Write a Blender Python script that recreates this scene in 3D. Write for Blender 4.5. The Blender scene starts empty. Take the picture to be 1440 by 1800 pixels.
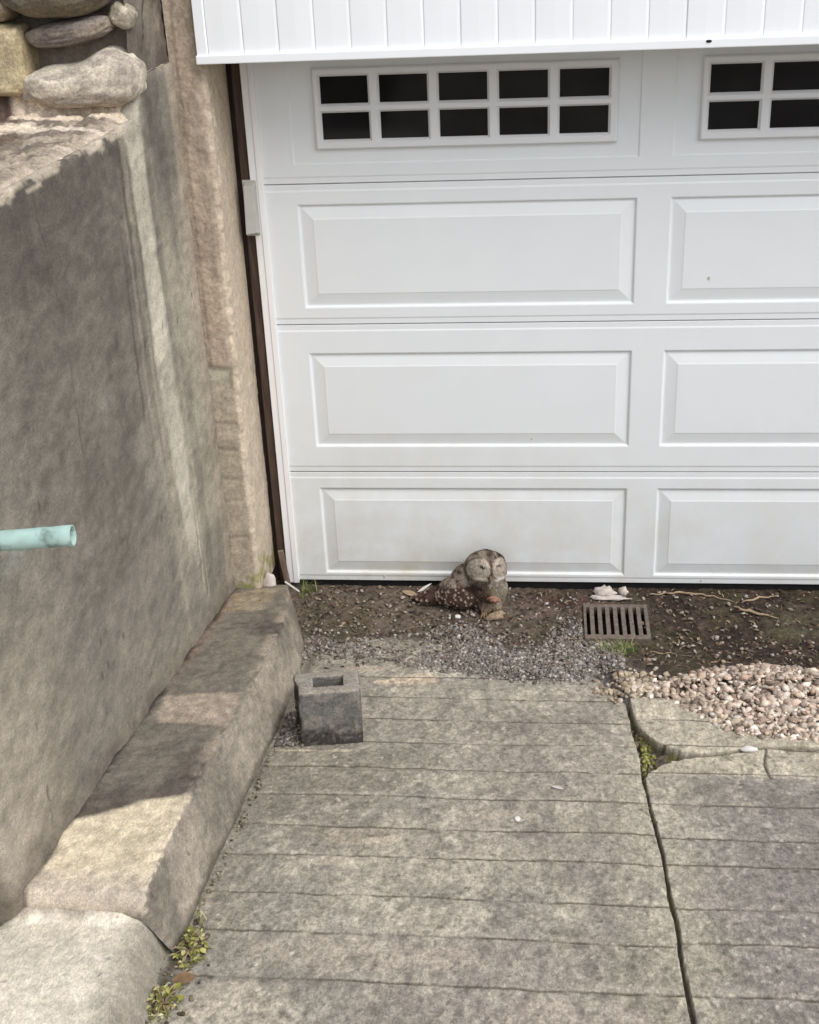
import bpy, bmesh, math, random
import numpy as np
from mathutils import Vector, Matrix

sc = bpy.context.scene
COL = sc.collection
# ---------------------------------------------------------------- camera
CAM_POS = Vector((0.84315, -4.34108, 2.40993))
CAM_R = Vector((0.994581, 0.095278, -0.041603))
CAM_D = Vector((0.004192, -0.436595, -0.899649))
CAM_F = Vector((-0.103880, 0.894599, -0.434628))
cam_data = bpy.data.cameras.new("camera")
cam = bpy.data.objects.new("camera", cam_data); COL.objects.link(cam)
m = Matrix.Identity(4)
for i in range(3):
    m[i][0] = CAM_R[i]; m[i][1] = -CAM_D[i]; m[i][2] = -CAM_F[i]; m[i][3] = CAM_POS[i]
cam.matrix_world = m
cam_data.sensor_fit = 'VERTICAL'; cam_data.sensor_height = 36.0; cam_data.lens = 45.0
cam_data.clip_start = 0.05; cam_data.clip_end = 500
sc.camera = cam
# ---------------------------------------------------------------- light
SUN_EL, SUN_AZ = math.radians(52), math.radians(130)      # azimuth measured from +Y clockwise
world = bpy.data.worlds.new("World"); sc.world = world
world.use_nodes = True
wn = world.node_tree.nodes; wl = world.node_tree.links
sky = wn.new("ShaderNodeTexSky"); sky.sky_type = 'NISHITA'; sky.sun_disc = False
sky.sun_elevation = SUN_EL; sky.sun_rotation = SUN_AZ
sky.dust_density = 2.5; sky.air_density = 1.0; sky.ozone_density = 1.0
hs = wn.new("ShaderNodeHueSaturation"); hs.inputs['Saturation'].default_value = 0.32
wl.new(sky.outputs[0], hs.inputs['Color'])
bg = wn["Background"]; bg.inputs['Strength'].default_value = 0.15
wl.new(hs.outputs[0], bg.inputs['Color'])
sun_d = bpy.data.lights.new("sun", 'SUN'); sun_d.energy = 1.35; sun_d.angle = math.radians(50)
sun_d.color = (1.0, 0.995, 0.985)
sun = bpy.data.objects.new("sun", sun_d); COL.objects.link(sun)
sd = Vector((math.sin(SUN_AZ) * math.cos(SUN_EL), math.cos(SUN_AZ) * math.cos(SUN_EL), math.sin(SUN_EL)))
sun.rotation_euler = sd.to_track_quat('Z', 'Y').to_euler(); sun.location = sd * 30
sc.view_settings.view_transform = 'Standard'; sc.view_settings.look = 'None'
sc.view_settings.gamma = 1.0; sc.view_settings.exposure = 0.45
sc.render.engine = 'CYCLES'
sc.cycles.max_bounces = 6
try: sc.cycles.use_denoising = True
except Exception: pass

# ---------------------------------------------------------------- noise / helpers
RNG = random.Random(7)
NR = np.random.default_rng(11)

def _h(ix, iy, iz, seed):
    h = (ix.astype(np.uint32) * np.uint32(374761393) + iy.astype(np.uint32) * np.uint32(668265263)
         + iz.astype(np.uint32) * np.uint32(2147483647) + np.uint32((seed * 1274126177) & 0xffffffff))
    h = (h ^ (h >> np.uint32(13))) * np.uint32(1274126177)
    h = (h ^ (h >> np.uint32(16))) * np.uint32(2246822519)
    h ^= h >> np.uint32(15)
    return (h & np.uint32(0xffffff)).astype(np.float64) / 16777215.0

def vnoise(x, y, z, seed=0):
    x, y, z = np.broadcast_arrays(np.asarray(x, float), np.asarray(y, float), np.asarray(z, float))
    fx, fy, fz = np.floor(x), np.floor(y), np.floor(z)
    ix, iy, iz = fx.astype(np.int64), fy.astype(np.int64), fz.astype(np.int64)
    u, v, w = x - fx, y - fy, z - fz
    u = u * u * u * (u * (u * 6 - 15) + 10); v = v * v * v * (v * (v * 6 - 15) + 10); w = w * w * w * (w * (w * 6 - 15) + 10)
    r = 0
    for dx in (0, 1):
        for dy in (0, 1):
            for dz in (0, 1):
                k = (u if dx else 1 - u) * (v if dy else 1 - v) * (w if dz else 1 - w)
                r = r + k * _h(ix + dx, iy + dy, iz + dz, seed)
    return r * 2 - 1                                     # -1..1

def fbm(x, y, z=0.0, o=4, seed=0, gain=0.5):
    r, a, n = 0, 1.0, 0.0
    x = np.asarray(x, float); y = np.asarray(y, float); z = np.asarray(z, float)
    for k in range(o):
        r = r + a * vnoise(x * 2.03 ** k + 17.3 * k, y * 2.03 ** k - 9.1 * k, z * 2.03 ** k + 3.7 * k, seed + k)
        n += a; a *= gain
    return r / n * 1.6

def worley(x, y, z, seed=0):
    """distance to the nearest jittered cell point and that cell's random number"""
    x, y, z = np.broadcast_arrays(np.asarray(x, float), np.asarray(y, float), np.asarray(z, float))
    fx, fy, fz = np.floor(x), np.floor(y), np.floor(z)
    best = np.full(x.shape, 9.0); rid = np.zeros(x.shape)
    for dx in (-1, 0, 1):
        for dy in (-1, 0, 1):
            for dz in (-1, 0, 1):
                cx, cy, cz = fx + dx, fy + dy, fz + dz
                a, b, c = cx.astype(np.int64), cy.astype(np.int64), cz.astype(np.int64)
                px, py, pz = cx + _h(a, b, c, seed), cy + _h(a, b, c, seed + 1), cz + _h(a, b, c, seed + 2)
                d = np.sqrt((px - x) ** 2 + (py - y) ** 2 + (pz - z) ** 2)
                m_ = d < best
                best = np.where(m_, d, best); rid = np.where(m_, _h(a, b, c, seed + 3), rid)
    return best, rid

def sstep(a, b, x):
    t = np.clip((np.asarray(x, float) - a) / (b - a), 0, 1)
    return t * t * (3 - 2 * t)

def lin(c):
    c = np.asarray(c, float) / 255.0
    return np.where(c <= 0.04045, c / 12.92, ((c + 0.055) / 1.055) ** 2.4)

def alb(c, L):
    """base colour of a surface seen as sRGB c where a white surface would read L"""
    return np.minimum(lin(c) / L, 0.92)

# how bright a white surface reads in the overcast light: ground, left wall, curb top, door
LG, LW, LC, LD = 1.08, 1.06, 1.36, 0.8
LDIRT, LPIL, LBLK, LSTN, LOWL, LPLT = 1.5, 0.95, 1.6, 1.08, 1.34, 1.0     # dirt, pillar, cinder block, stones, owl, plants

def mixc(a, b, t):
    t = np.clip(np.asarray(t, float), 0, 1)[..., None]
    return np.asarray(a) * (1 - t) + np.asarray(b) * t

def polydist(x, y, pts):
    best = np.full(np.shape(x), 9.0)
    for (x0, y0), (x1, y1) in zip(pts[:-1], pts[1:]):
        dx, dy = x1 - x0, y1 - y0
        t = np.clip(((x - x0) * dx + (y - y0) * dy) / (dx * dx + dy * dy + 1e-12), 0, 1)
        best = np.minimum(best, np.hypot(x - x0 - t * dx, y - y0 - t * dy))
    return best

def inpoly(x, y, pts):
    c = np.zeros(np.shape(x), bool)
    n = len(pts)
    for i in range(n):
        x0, y0 = pts[i]; x1, y1 = pts[(i + 1) % n]
        if y0 == y1: continue
        k = ((y0 > y) != (y1 > y)) & (x < (x1 - x0) * (y - y0) / (y1 - y0) + x0)
        c ^= k
    return c

def polymask(x, y, pts, soft):
    """1 inside the outline, 0 outside, soft edge"""
    d = polydist(x, y, list(pts) + [pts[0]])
    d = np.where(inpoly(x, y, pts), d, -d)
    return sstep(-soft, soft, d)

def tag(o, label=None, cat=None, group=None, kind=None):
    if label and not kind: kind = 'thing'
    if label: o['label'] = label
    if cat: o['category'] = cat
    if group: o['group'] = group
    if kind: o['kind'] = kind
    return o

def empty(name, loc):
    o = bpy.data.objects.new(name, None); o.location = loc; o.empty_display_size = 0.1
    COL.objects.link(o); return o

def link(name, me, mat=None, parent=None):
    o = bpy.data.objects.new(name, me); COL.objects.link(o)
    if mat is not None: me.materials.append(mat)
    if parent is not None:
        o.parent = parent
        o.matrix_parent_inverse = Matrix.Translation(-Vector(parent.location))
    return o

def mesh_np(name, V, Q, col=None, smooth=True):
    """V (n,3), Q (m,4) or (m,3)"""
    V = np.asarray(V, np.float32); Q = np.asarray(Q, np.int32)
    me = bpy.data.meshes.new(name)
    k = Q.shape[1]
    me.vertices.add(len(V)); me.vertices.foreach_set('co', V.ravel())
    me.loops.add(Q.size); me.loops.foreach_set('vertex_index', Q.ravel())
    me.polygons.add(len(Q)); me.polygons.foreach_set('loop_start', np.arange(0, Q.size, k, dtype=np.int32))
    me.update(calc_edges=True); me.validate()
    if smooth: me.polygons.foreach_set('use_smooth', np.ones(len(me.polygons), bool))
    if col is not None:
        a = me.attributes.new('Col', 'FLOAT_COLOR', 'POINT')
        c = np.ones((len(V), 4), np.float32); c[:, :3] = col
        a.data.foreach_set('color', c.ravel())
    return me

def grid(name, P, col, mat, parent=None, flip=False, mask=None):
    nu, nv = P.shape[:2]
    idx = np.arange(nu * nv).reshape(nu, nv)
    a, b, c, d = idx[:-1, :-1], idx[1:, :-1], idx[1:, 1:], idx[:-1, 1:]
    Q = np.stack([a, d, c, b] if flip else [a, b, c, d], -1).reshape(-1, 4)
    if mask is not None: Q = Q[mask[:-1, :-1].ravel()]
    me = mesh_np(name, P.reshape(-1, 3), Q, np.broadcast_to(col, P.shape).reshape(-1, 3))
    return link(name, me, mat, parent)

def grid_normals(P):
    du = np.gradient(P, axis=0); dv = np.gradient(P, axis=1)
    n = np.cross(du, dv); return n / (np.linalg.norm(n, axis=-1, keepdims=True) + 1e-12)

def resample(pts, step):
    pts = np.asarray(pts, float)
    seg = np.linalg.norm(np.diff(pts, axis=0), axis=1); s = np.r_[0, np.cumsum(seg)]
    n = max(2, int(s[-1] / step)); t = np.linspace(0, s[-1], n)
    return np.stack([np.interp(t, s, pts[:, k]) for k in range(pts.shape[1])], 1)

def steps(*runs):
    """runs of (start, stop, step) joined to one coordinate list"""
    out = []
    for a, b, s in runs:
        n = max(1, int(round(abs(b - a) / s)))
        out += list(np.linspace(a, b, n, endpoint=False))
    out.append(runs[-1][1]); return np.array(out)

class MB:
    def __init__(s): s.v = []; s.f = []
    def quad(s, a, b, c, d):
        n = len(s.v); s.v += [a, b, c, d]; s.f.append((n, n + 1, n + 2, n + 3))
    def box(s, x0, x1, y0, y1, z0, z1):
        p = [(x0, y0, z0), (x1, y0, z0), (x1, y1, z0), (x0, y1, z0), (x0, y0, z1), (x1, y0, z1), (x1, y1, z1), (x0, y1, z1)]
        n = len(s.v); s.v += p
        s.f += [(n + a, n + b, n + c, n + d) for a, b, c, d in ((0, 1, 5, 4), (1, 2, 6, 5), (2, 3, 7, 6), (3, 0, 4, 7), (4, 5, 6, 7), (3, 2, 1, 0))]
    def ring(s, A, ya, B, yb):
        """quads from rectangle A=(x0,x1,z0,z1) at depth ya to B at depth yb (xz rectangles)"""
        a = [(A[0], ya, A[2]), (A[1], ya, A[2]), (A[1], ya, A[3]), (A[0], ya, A[3])]
        b = [(B[0], yb, B[2]), (B[1], yb, B[2]), (B[1], yb, B[3]), (B[0], yb, B[3])]
        for i in range(4):
            j = (i + 1) % 4
            s.quad(a[i], a[j], b[j], b[i])
    def plate(s, R, y, holes=()):
        xs = sorted({R[0], R[1]} | {h[0] for h in holes} | {h[1] for h in holes})
        zs = sorted({R[2], R[3]} | {h[2] for h in holes} | {h[3] for h in holes})
        for x0, x1 in zip(xs[:-1], xs[1:]):
            for z0, z1 in zip(zs[:-1], zs[1:]):
                cx, cz = (x0 + x1) / 2, (z0 + z1) / 2
                if any(h[0] < cx < h[1] and h[2] < cz < h[3] for h in holes): continue
                s.quad((x0, y, z0), (x1, y, z0), (x1, y, z1), (x0, y, z1))
    def build(s, name, mat, parent=None, bevel=0.0, smooth=False):
        me = bpy.data.meshes.new(name); me.from_pydata(s.v, [], s.f); me.update()
        bm = bmesh.new(); bm.from_mesh(me)
        bmesh.ops.remove_doubles(bm, verts=bm.verts, dist=1e-5)
        if bevel > 0:
            bmesh.ops.bevel(bm, geom=[e for e in bm.edges if len(e.link_faces) == 2 and e.calc_face_angle(0) > 0.5], offset=bevel, segments=2, profile=0.6, affect='EDGES', clamp_overlap=True)
        bm.to_mesh(me); bm.free()
        if smooth: me.polygons.foreach_set('use_smooth', np.ones(len(me.polygons), bool))
        return link(name, me, mat, parent)

# ---------------------------------------------------------------- materials
def N(nt, t, **kw):
    n = nt.nodes.new(t)
    for k, v in kw.items(): setattr(n, k, v)
    return n

def mat_col(name, rough=0.9, speck=0.28, speck_scale=260.0, bump=0.35, bump_scale=180.0, bump_dist=0.002, big=0.12, big_scale=35.0, spec=0.2, pits=0.0, stretch=None, grain=0.12):
    """vertex colour (pattern of the surface itself) times fine procedural grain, with bump"""
    mt = bpy.data.materials.new(name); mt.use_nodes = True
    nt = mt.node_tree; L = nt.links; b = nt.nodes['Principled BSDF']
    b.inputs['Roughness'].default_value = rough
    b.inputs['Specular IOR Level'].default_value = spec
    at = N(nt, 'ShaderNodeAttribute', attribute_name='Col')
    tc = N(nt, 'ShaderNodeTexCoord')
    co = tc.outputs['Object']
    if stretch:
        mp = N(nt, 'ShaderNodeMapping'); mp.inputs['Scale'].default_value = stretch
        L.new(co, mp.inputs['Vector']); co = mp.outputs[0]
    def noise(scale, det, ro=0.6):
        n = N(nt, 'ShaderNodeTexNoise'); n.inputs['Scale'].default_value = scale; n.inputs['Detail'].default_value = det
        n.inputs['Roughness'].default_value = ro; L.new(co, n.inputs['Vector']); return n.outputs['Fac']
    def maprange(src, a, c, lo=0.25, hi=0.75):
        r = N(nt, 'ShaderNodeMapRange'); r.inputs['From Min'].default_value = lo; r.inputs['From Max'].default_value = hi
        r.inputs['To Min'].default_value = a; r.inputs['To Max'].default_value = c; L.new(src, r.inputs['Value']); return r.outputs[0]
    f1 = maprange(noise(speck_scale, 4), 1 - speck, 1 + speck)
    f2 = maprange(noise(big_scale, 5), 1 - big, 1 + big)
    mu = N(nt, 'ShaderNodeMath', operation='MULTIPLY'); L.new(f1, mu.inputs[0]); L.new(f2, mu.inputs[1])
    f3 = maprange(noise(speck_scale * 0.42, 2, 0.7), 1 - grain, 1 + grain, 0.38, 0.62)
    m3 = N(nt, 'ShaderNodeMath', operation='MULTIPLY'); L.new(mu.outputs[0], m3.inputs[0]); L.new(f3, m3.inputs[1])
    fac = m3.outputs[0]
    hgt = noise(bump_scale, 6, 0.65)
    if pits > 0:
        vo = N(nt, 'ShaderNodeTexVoronoi'); vo.inputs['Scale'].default_value = 90; L.new(co, vo.inputs['Vector'])
        pr = maprange(vo.outputs['Distance'], 1 - pits, 1.0, 0.05, 0.22)
        m2 = N(nt, 'ShaderNodeMath', operation='MULTIPLY'); L.new(fac, m2.inputs[0]); L.new(pr, m2.inputs[1]); fac = m2.outputs[0]
    vm = N(nt, 'ShaderNodeVectorMath', operation='SCALE'); L.new(at.outputs['Color'], vm.inputs[0]); L.new(fac, vm.inputs['Scale'])
    L.new(vm.outputs[0], b.inputs['Base Color'])
    bp = N(nt, 'ShaderNodeBump'); bp.inputs['Strength'].default_value = bump; bp.inputs['Distance'].default_value = bump_dist
    L.new(hgt, bp.inputs['Height']); L.new(bp.outputs[0], b.inputs['Normal'])
    return mt

def mat_plain(name, color, rough=0.5, var=0.06, scale=30.0, spec=0.4, bump=0.0, bump_scale=60.0, metallic=0.0, stain=None, stretch=(1, 1, 1)):
    mt = bpy.data.materials.new(name); mt.use_nodes = True
    nt = mt.node_tree; L = nt.links; b = nt.nodes['Principled BSDF']
    b.inputs['Roughness'].default_value = rough; b.inputs['Specular IOR Level'].default_value = spec; b.inputs['Metallic'].default_value = metallic
    tc = N(nt, 'ShaderNodeTexCoord'); mp = N(nt, 'ShaderNodeMapping'); mp.inputs['Scale'].default_value = stretch
    L.new(tc.outputs['Object'], mp.inputs['Vector'])
    n = N(nt, 'ShaderNodeTexNoise'); n.inputs['Scale'].default_value = scale; n.inputs['Detail'].default_value = 6
    L.new(mp.outputs[0], n.inputs['Vector'])
    rp = N(nt, 'ShaderNodeValToRGB')
    c = np.asarray(color, float)
    rp.color_ramp.elements[0].position = 0.3; rp.color_ramp.elements[1].position = 0.7
    rp.color_ramp.elements[0].color = (*np.clip(c * (1 - var), 0, 1), 1); rp.color_ramp.elements[1].color = (*np.clip(c * (1 + var), 0, 1), 1)
    L.new(n.outputs['Fac'], rp.inputs[0]); out = rp.outputs[0]
    if stain is not None:
        col2, sscale, lo, hi, sstretch = stain
        mp2 = N(nt, 'ShaderNodeMapping'); mp2.inputs['Scale'].default_value = sstretch; L.new(tc.outputs['Object'], mp2.inputs['Vector'])
        n2 = N(nt, 'ShaderNodeTexNoise'); n2.inputs['Scale'].default_value = sscale; n2.inputs['Detail'].default_value = 5; L.new(mp2.outputs[0], n2.inputs['Vector'])
        r2 = N(nt, 'ShaderNodeMapRange'); r2.inputs['From Min'].default_value = lo; r2.inputs['From Max'].default_value = hi; L.new(n2.outputs['Fac'], r2.inputs['Value'])
        mx = N(nt, 'ShaderNodeMix', data_type='RGBA'); L.new(r2.outputs[0], mx.inputs['Factor']); L.new(out, mx.inputs['A']); mx.inputs['B'].default_value = (*col2, 1)
        out = mx.outputs['Result']
    L.new(out, b.inputs['Base Color'])
    if bump > 0:
        n3 = N(nt, 'ShaderNodeTexNoise'); n3.inputs['Scale'].default_value = bump_scale; n3.inputs['Detail'].default_value = 5; L.new(mp.outputs[0], n3.inputs['Vector'])
        bp = N(nt, 'ShaderNodeBump'); bp.inputs['Strength'].default_value = bump; bp.inputs['Distance'].default_value = 0.003
        L.new(n3.outputs['Fac'], bp.inputs['Height']); L.new(bp.outputs[0], b.inputs['Normal'])
    return mt

M_DRIVE = mat_col('weathered concrete', speck=0.30, speck_scale=240, bump=0.8, bump_scale=170, bump_dist=0.004, big=0.16, big_scale=46, pits=0.3, grain=0.20, stretch=(1, 0.6, 1))
M_WALL = mat_col('stained cast concrete', speck=0.26, speck_scale=320, bump=0.7, bump_scale=190, bump_dist=0.002, big=0.08, big_scale=34, pits=0.3, grain=0.10, stretch=(1, 0.45, 1))
M_CURB = mat_col('curb concrete', speck=0.28, speck_scale=320, bump=0.9, bump_scale=200, bump_dist=0.004, big=0.10, big_scale=30, pits=0.2, grain=0.13, stretch=(1, 0.5, 1))
M_SOIL = mat_col('dirt', rough=0.95, speck=0.45, speck_scale=150, bump=0.9, bump_scale=130, bump_dist=0.006, big=0.3, big_scale=40)
M_STONE = mat_col('stone', rough=0.85, speck=0.24, speck_scale=260, bump=0.8, bump_scale=120, bump_dist=0.004, big=0.14, big_scale=25, pits=0.3, grain=0.18)
M_CHIP = mat_col('gravel chips', rough=0.85, speck=0.12, speck_scale=300, bump=0.2, bump_scale=300, bump_dist=0.001, big=0.1, big_scale=80)
M_PLASTER = mat_col('rough plaster', rough=0.95, speck=0.14, speck_scale=180, bump=0.5, bump_scale=110, bump_dist=0.004, big=0.12, big_scale=30, pits=0.15)
M_BLOCK = mat_col('cinder block concrete', rough=0.95, grain=0.2, speck=0.3, speck_scale=300, bump=0.7, bump_scale=220, bump_dist=0.002, big=0.14, big_scale=40, pits=0.25)
M_PLANT = mat_col('leaf', rough=0.6, speck=0.12, speck_scale=200, bump=0.0, big=0.1, spec=0.3)
M_FEATHER = mat_col('feathers', rough=0.85, speck=0.18, speck_scale=320, bump=0.35, bump_scale=260, bump_dist=0.002, big=0.12, big_scale=90, spec=0.15)
M_DOOR = mat_plain('white door paint', (0.755, 0.78, 0.795), rough=0.42, var=0.015, scale=6, spec=0.35, stain=((0.68, 0.67, 0.62), 3.0, 0.6, 1.1, (1, 1, 1.0)))
M_FLECK = mat_plain('dried mud', (0.42, 0.40, 0.36), rough=0.9, var=0.3, scale=90, spec=0.1)
# beige tint on the door: noise shaped, stronger towards the bottom and the left
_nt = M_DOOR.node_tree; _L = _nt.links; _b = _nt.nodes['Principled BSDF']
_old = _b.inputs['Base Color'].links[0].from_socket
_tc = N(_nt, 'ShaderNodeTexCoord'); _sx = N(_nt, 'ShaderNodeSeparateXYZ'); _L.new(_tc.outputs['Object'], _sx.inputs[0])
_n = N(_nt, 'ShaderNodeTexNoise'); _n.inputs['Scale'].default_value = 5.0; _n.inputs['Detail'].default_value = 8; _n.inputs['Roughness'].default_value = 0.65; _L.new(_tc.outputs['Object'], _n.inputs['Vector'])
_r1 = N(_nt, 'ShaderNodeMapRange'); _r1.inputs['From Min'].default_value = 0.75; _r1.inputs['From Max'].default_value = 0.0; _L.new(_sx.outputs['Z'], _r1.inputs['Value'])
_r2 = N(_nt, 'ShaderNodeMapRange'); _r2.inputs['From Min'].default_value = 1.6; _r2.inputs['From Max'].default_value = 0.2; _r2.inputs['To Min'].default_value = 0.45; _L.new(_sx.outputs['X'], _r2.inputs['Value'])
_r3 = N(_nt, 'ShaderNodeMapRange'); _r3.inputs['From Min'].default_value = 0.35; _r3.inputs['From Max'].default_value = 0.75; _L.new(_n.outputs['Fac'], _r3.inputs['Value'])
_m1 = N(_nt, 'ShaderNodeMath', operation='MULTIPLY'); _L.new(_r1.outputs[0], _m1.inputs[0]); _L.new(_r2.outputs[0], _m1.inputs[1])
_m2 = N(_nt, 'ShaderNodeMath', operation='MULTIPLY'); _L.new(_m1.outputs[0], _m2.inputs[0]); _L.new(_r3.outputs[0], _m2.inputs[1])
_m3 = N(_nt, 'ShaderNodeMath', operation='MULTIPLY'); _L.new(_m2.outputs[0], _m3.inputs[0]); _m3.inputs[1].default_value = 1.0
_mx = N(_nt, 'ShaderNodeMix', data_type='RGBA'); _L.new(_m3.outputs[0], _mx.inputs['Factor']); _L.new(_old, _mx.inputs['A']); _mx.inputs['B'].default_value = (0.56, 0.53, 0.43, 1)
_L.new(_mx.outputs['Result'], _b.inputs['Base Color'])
M_SIDING = mat_plain('white vinyl', (0.85, 0.87, 0.89), rough=0.45, var=0.012, scale=8, spec=0.3)
M_TRIM = mat_plain('white jamb paint', (0.83, 0.825, 0.82), rough=0.5, var=0.03, scale=14, spec=0.3, stretch=(1, 1, 0.2), stain=((0.6, 0.55, 0.47), 9.0, 0.58, 0.9, (1, 1, 0.35)))
M_MUNTIN = mat_plain('window frame plastic', (0.735, 0.74, 0.75), rough=0.45, var=0.015, scale=10, spec=0.35)
M_GLASS = mat_plain('dark glass', (0.005, 0.005, 0.006), rough=0.06, var=0.6, scale=5, spec=0.28)
M_RUBBER = mat_plain('black rubber', (0.012, 0.011, 0.011), rough=0.7, var=0.3, scale=40, spec=0.2)
M_BROWN = mat_plain('brown weathered board', (0.075, 0.050, 0.038), rough=0.8, var=0.35, scale=18, spec=0.2, bump=0.3, stretch=(6, 6, 0.5))
M_WOOD = mat_plain('grey brown wood', (0.19, 0.14, 0.105), rough=0.9, var=0.3, scale=20, bump=0.4, stretch=(5, 5, 0.6), spec=0.1)
M_BOXM = mat_plain('grey plastic', (0.46, 0.455, 0.42), rough=0.5, var=0.06, scale=20, spec=0.3)
M_COPPER = mat_plain('verdigris copper', (0.34, 0.48, 0.44), rough=0.75, var=0.12, scale=26, spec=0.2, bump=0.2, stain=((0.15, 0.20, 0.18), 30.0, 0.54, 0.70, (1, 1, 1)))
M_HOLLOW = mat_plain('dark hollow', (0.02, 0.018, 0.016), rough=1.0, var=0.2, scale=20, spec=0.0)
M_IRON = mat_plain('silted iron', (0.150, 0.120, 0.100), rough=0.9, var=0.3, scale=60, spec=0.15, bump=0.5)
M_TWIG = mat_plain('dry twig', (0.34, 0.25, 0.17), rough=0.9, var=0.25, scale=60, spec=0.1)
M_PAPER = mat_plain('pale scrap', (0.50, 0.44, 0.40), rough=0.95, var=0.15, scale=50, spec=0.1, bump=0.5)
M_WHITE = mat_plain('white pebble', (0.62, 0.60, 0.56), rough=0.8, var=0.08, scale=60, spec=0.2)
M_LEAFDRY = mat_plain('dry leaf', (0.17, 0.105, 0.06), rough=0.85, var=0.3, scale=50, spec=0.15)

# ---------------------------------------------------------------- setting: terrain
SL, ZD = 0.18, -0.10                                        # driveway slope and level
def drive_z(y): return ZD - SL * np.asarray(y, float)

gx = steps((-60, -8, 8), (-8, 8, 0.8), (8, 60, 8)); gy = steps((-60, -8, 8), (-8, 3.0, 0.5), (3.0, 60, 8))
X, Y = np.meshgrid(gx, gy, indexing='ij')
Z = np.where(Y < -9, ZD + SL * 9, drive_z(np.minimum(Y, 0))) - 0.35
Z = Z - 0.35 * sstep(-0.4, 0.5, Y)
Z = Z + 0.01 * fbm(X, Y, 0, 3, 5)
o = grid('ground', np.stack([X, Y, Z], -1), alb((110, 100, 88), LG), M_SOIL)
tag(o, kind='structure')

# ---- driveway: one cast slab with scored lines, a joint, a broken corner
JOINT = [(1.108, -0.88), (1.118, -0.99), (1.124, -1.25), (1.126, -1.43), (1.143, -1.79), (1.149, -2.2), (1.151, -2.5), (1.16, -7.2)]
CRACK = [(1.118, -0.99), (1.126, -1.06), (1.150, -1.15), (1.19, -1.205), (1.245, -1.243), (1.30, -1.251), (1.36, -1.243), (1.42, -1.228), (1.49, -1.203), (1.60, -1.195), (2.2, -1.18), (4.9, -1.2)]
HOLE = [(1.116, -1.02), (1.134, -1.09), (1.165, -1.165), (1.22, -1.225), (1.30, -1.251), (1.25, -1.272), (1.19, -1.305), (1.15, -1.345), (1.128, -1.39)]
FINE = [(1.495, -1.205), (1.482, -1.25), (1.474, -1.30), (1.478, -1.375)]
FINE2 = [(1.36, -1.245), (1.41, -1.31), (1.40, -1.37)]
PIECE = [(1.10, -0.80), (1.118, -0.99), (1.126, -1.06), (1.150, -1.15), (1.19, -1.205), (1.245, -1.243), (1.30, -1.251), (1.42, -1.228), (1.60, -1.195), (2.2, -1.18), (2.2, -0.6), (1.2, -0.6)]
SCORES = [-0.560, -0.720, -0.880, -1.040, -1.200, -1.370, -1.535, -1.700, -1.842, -2.018, -2.170, -2.338, -2.51] + [-2.68 - 0.165 * k for k in range(27)]
xs = steps((-0.35, -0.02, 0.03), (-0.02, 1.08, 0.0055), (1.08, 1.20, 0.0022), (1.20, 1.52, 0.004), (1.52, 1.95, 0.006), (1.95, 5.0, 0.09)); ys = steps((-7.2, -2.78, 0.09), (-2.78, -1.42, 0.0042), (-1.42, -0.98, 0.003), (-0.98, -0.36, 0.0045))
X, Y = np.meshgrid(xs, ys, indexing='ij')
wx = X + 0.0035 * fbm(X * 11, Y * 11, 1, 4, 21); wy = Y + 0.006 * fbm(X * 14, Y * 14, 2, 3, 22)
Z = drive_z(Y)
Z = Z + 0.004 * fbm(X * 3, Y * 3, 0, 3, 31) + 0.0012 * fbm(X * 40, Y * 40, 0, 3, 32)
dj = polydist(wx, wy, JOINT); dc = polydist(wx, wy, CRACK)
hole = polymask(wx + 0.004 * fbm(X * 60, Y * 60, 0, 2, 23), wy + 0.004 * fbm(X * 60, Y * 60, 5, 2, 23), HOLE, 0.0025)
wj = 0.0026 + 0.0016 * vnoise(X * 8, Y * 8, 0, 40)
joint = 1 - sstep(wj, wj + 0.003, dj)
crack = (1 - sstep(0.003, 0.0065, dc)) * (X > 1.1)
fine = (1 - sstep(0.001, 0.0055, np.minimum(polydist(wx, wy, FINE), polydist(wx, wy, FINE2) + 0.0025)))
scoreA = np.zeros_like(X); strip = np.zeros_like(X)
for k, sy in enumerate(SCORES):
    yy = sy + 0.004 * vnoise(X * 2.2, 0, k * 3.1, 50) + 0.0025 * vnoise(X * 12, 0, k * 3.1, 51) + 0.0016 * vnoise(X * 60, 0, k * 3.1, 54) - np.where(X > 1.14, 0.012 * ((k * 37) % 5 - 2) / 2, 0)
    d = np.abs(Y - yy)
    st = 0.85 + 0.6 * vnoise(X * 5, k * 7.7, 0, 52) + 0.55 * vnoise(X * 26, k * 5.1, 0, 53)
    scoreA = np.maximum(scoreA, (1 - sstep(0.0016, 0.0058, d)) * np.clip(st, 0.10, 1))
    strip = strip + (Y < sy) * (((k * 53) % 7) / 7.0 - 0.5) * 0.0
scoreA *= sstep(-0.545, -0.60, Y) * 0.8 + 0.2
piece = polymask(X, Y, PIECE, 0.01) * (X > 1.12)
Z = Z + piece * (0.012 + 0.02 * (Y + 1.2))
pit = np.maximum(np.maximum(joint, crack * 0.9), hole)
Z = Z - 0.019 * pit - 0.0022 * scoreA - 0.006 * fine - hole * 0.012
Z = Z - 0.14 * sstep(-0.825, -0.80, Y) * sstep(1.10, 1.13, X)
lump = np.clip(fbm(X * 60, Y * 60, 0, 2, 61), 0, 1)
Z = Z + 0.012 * lump * hole
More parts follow.
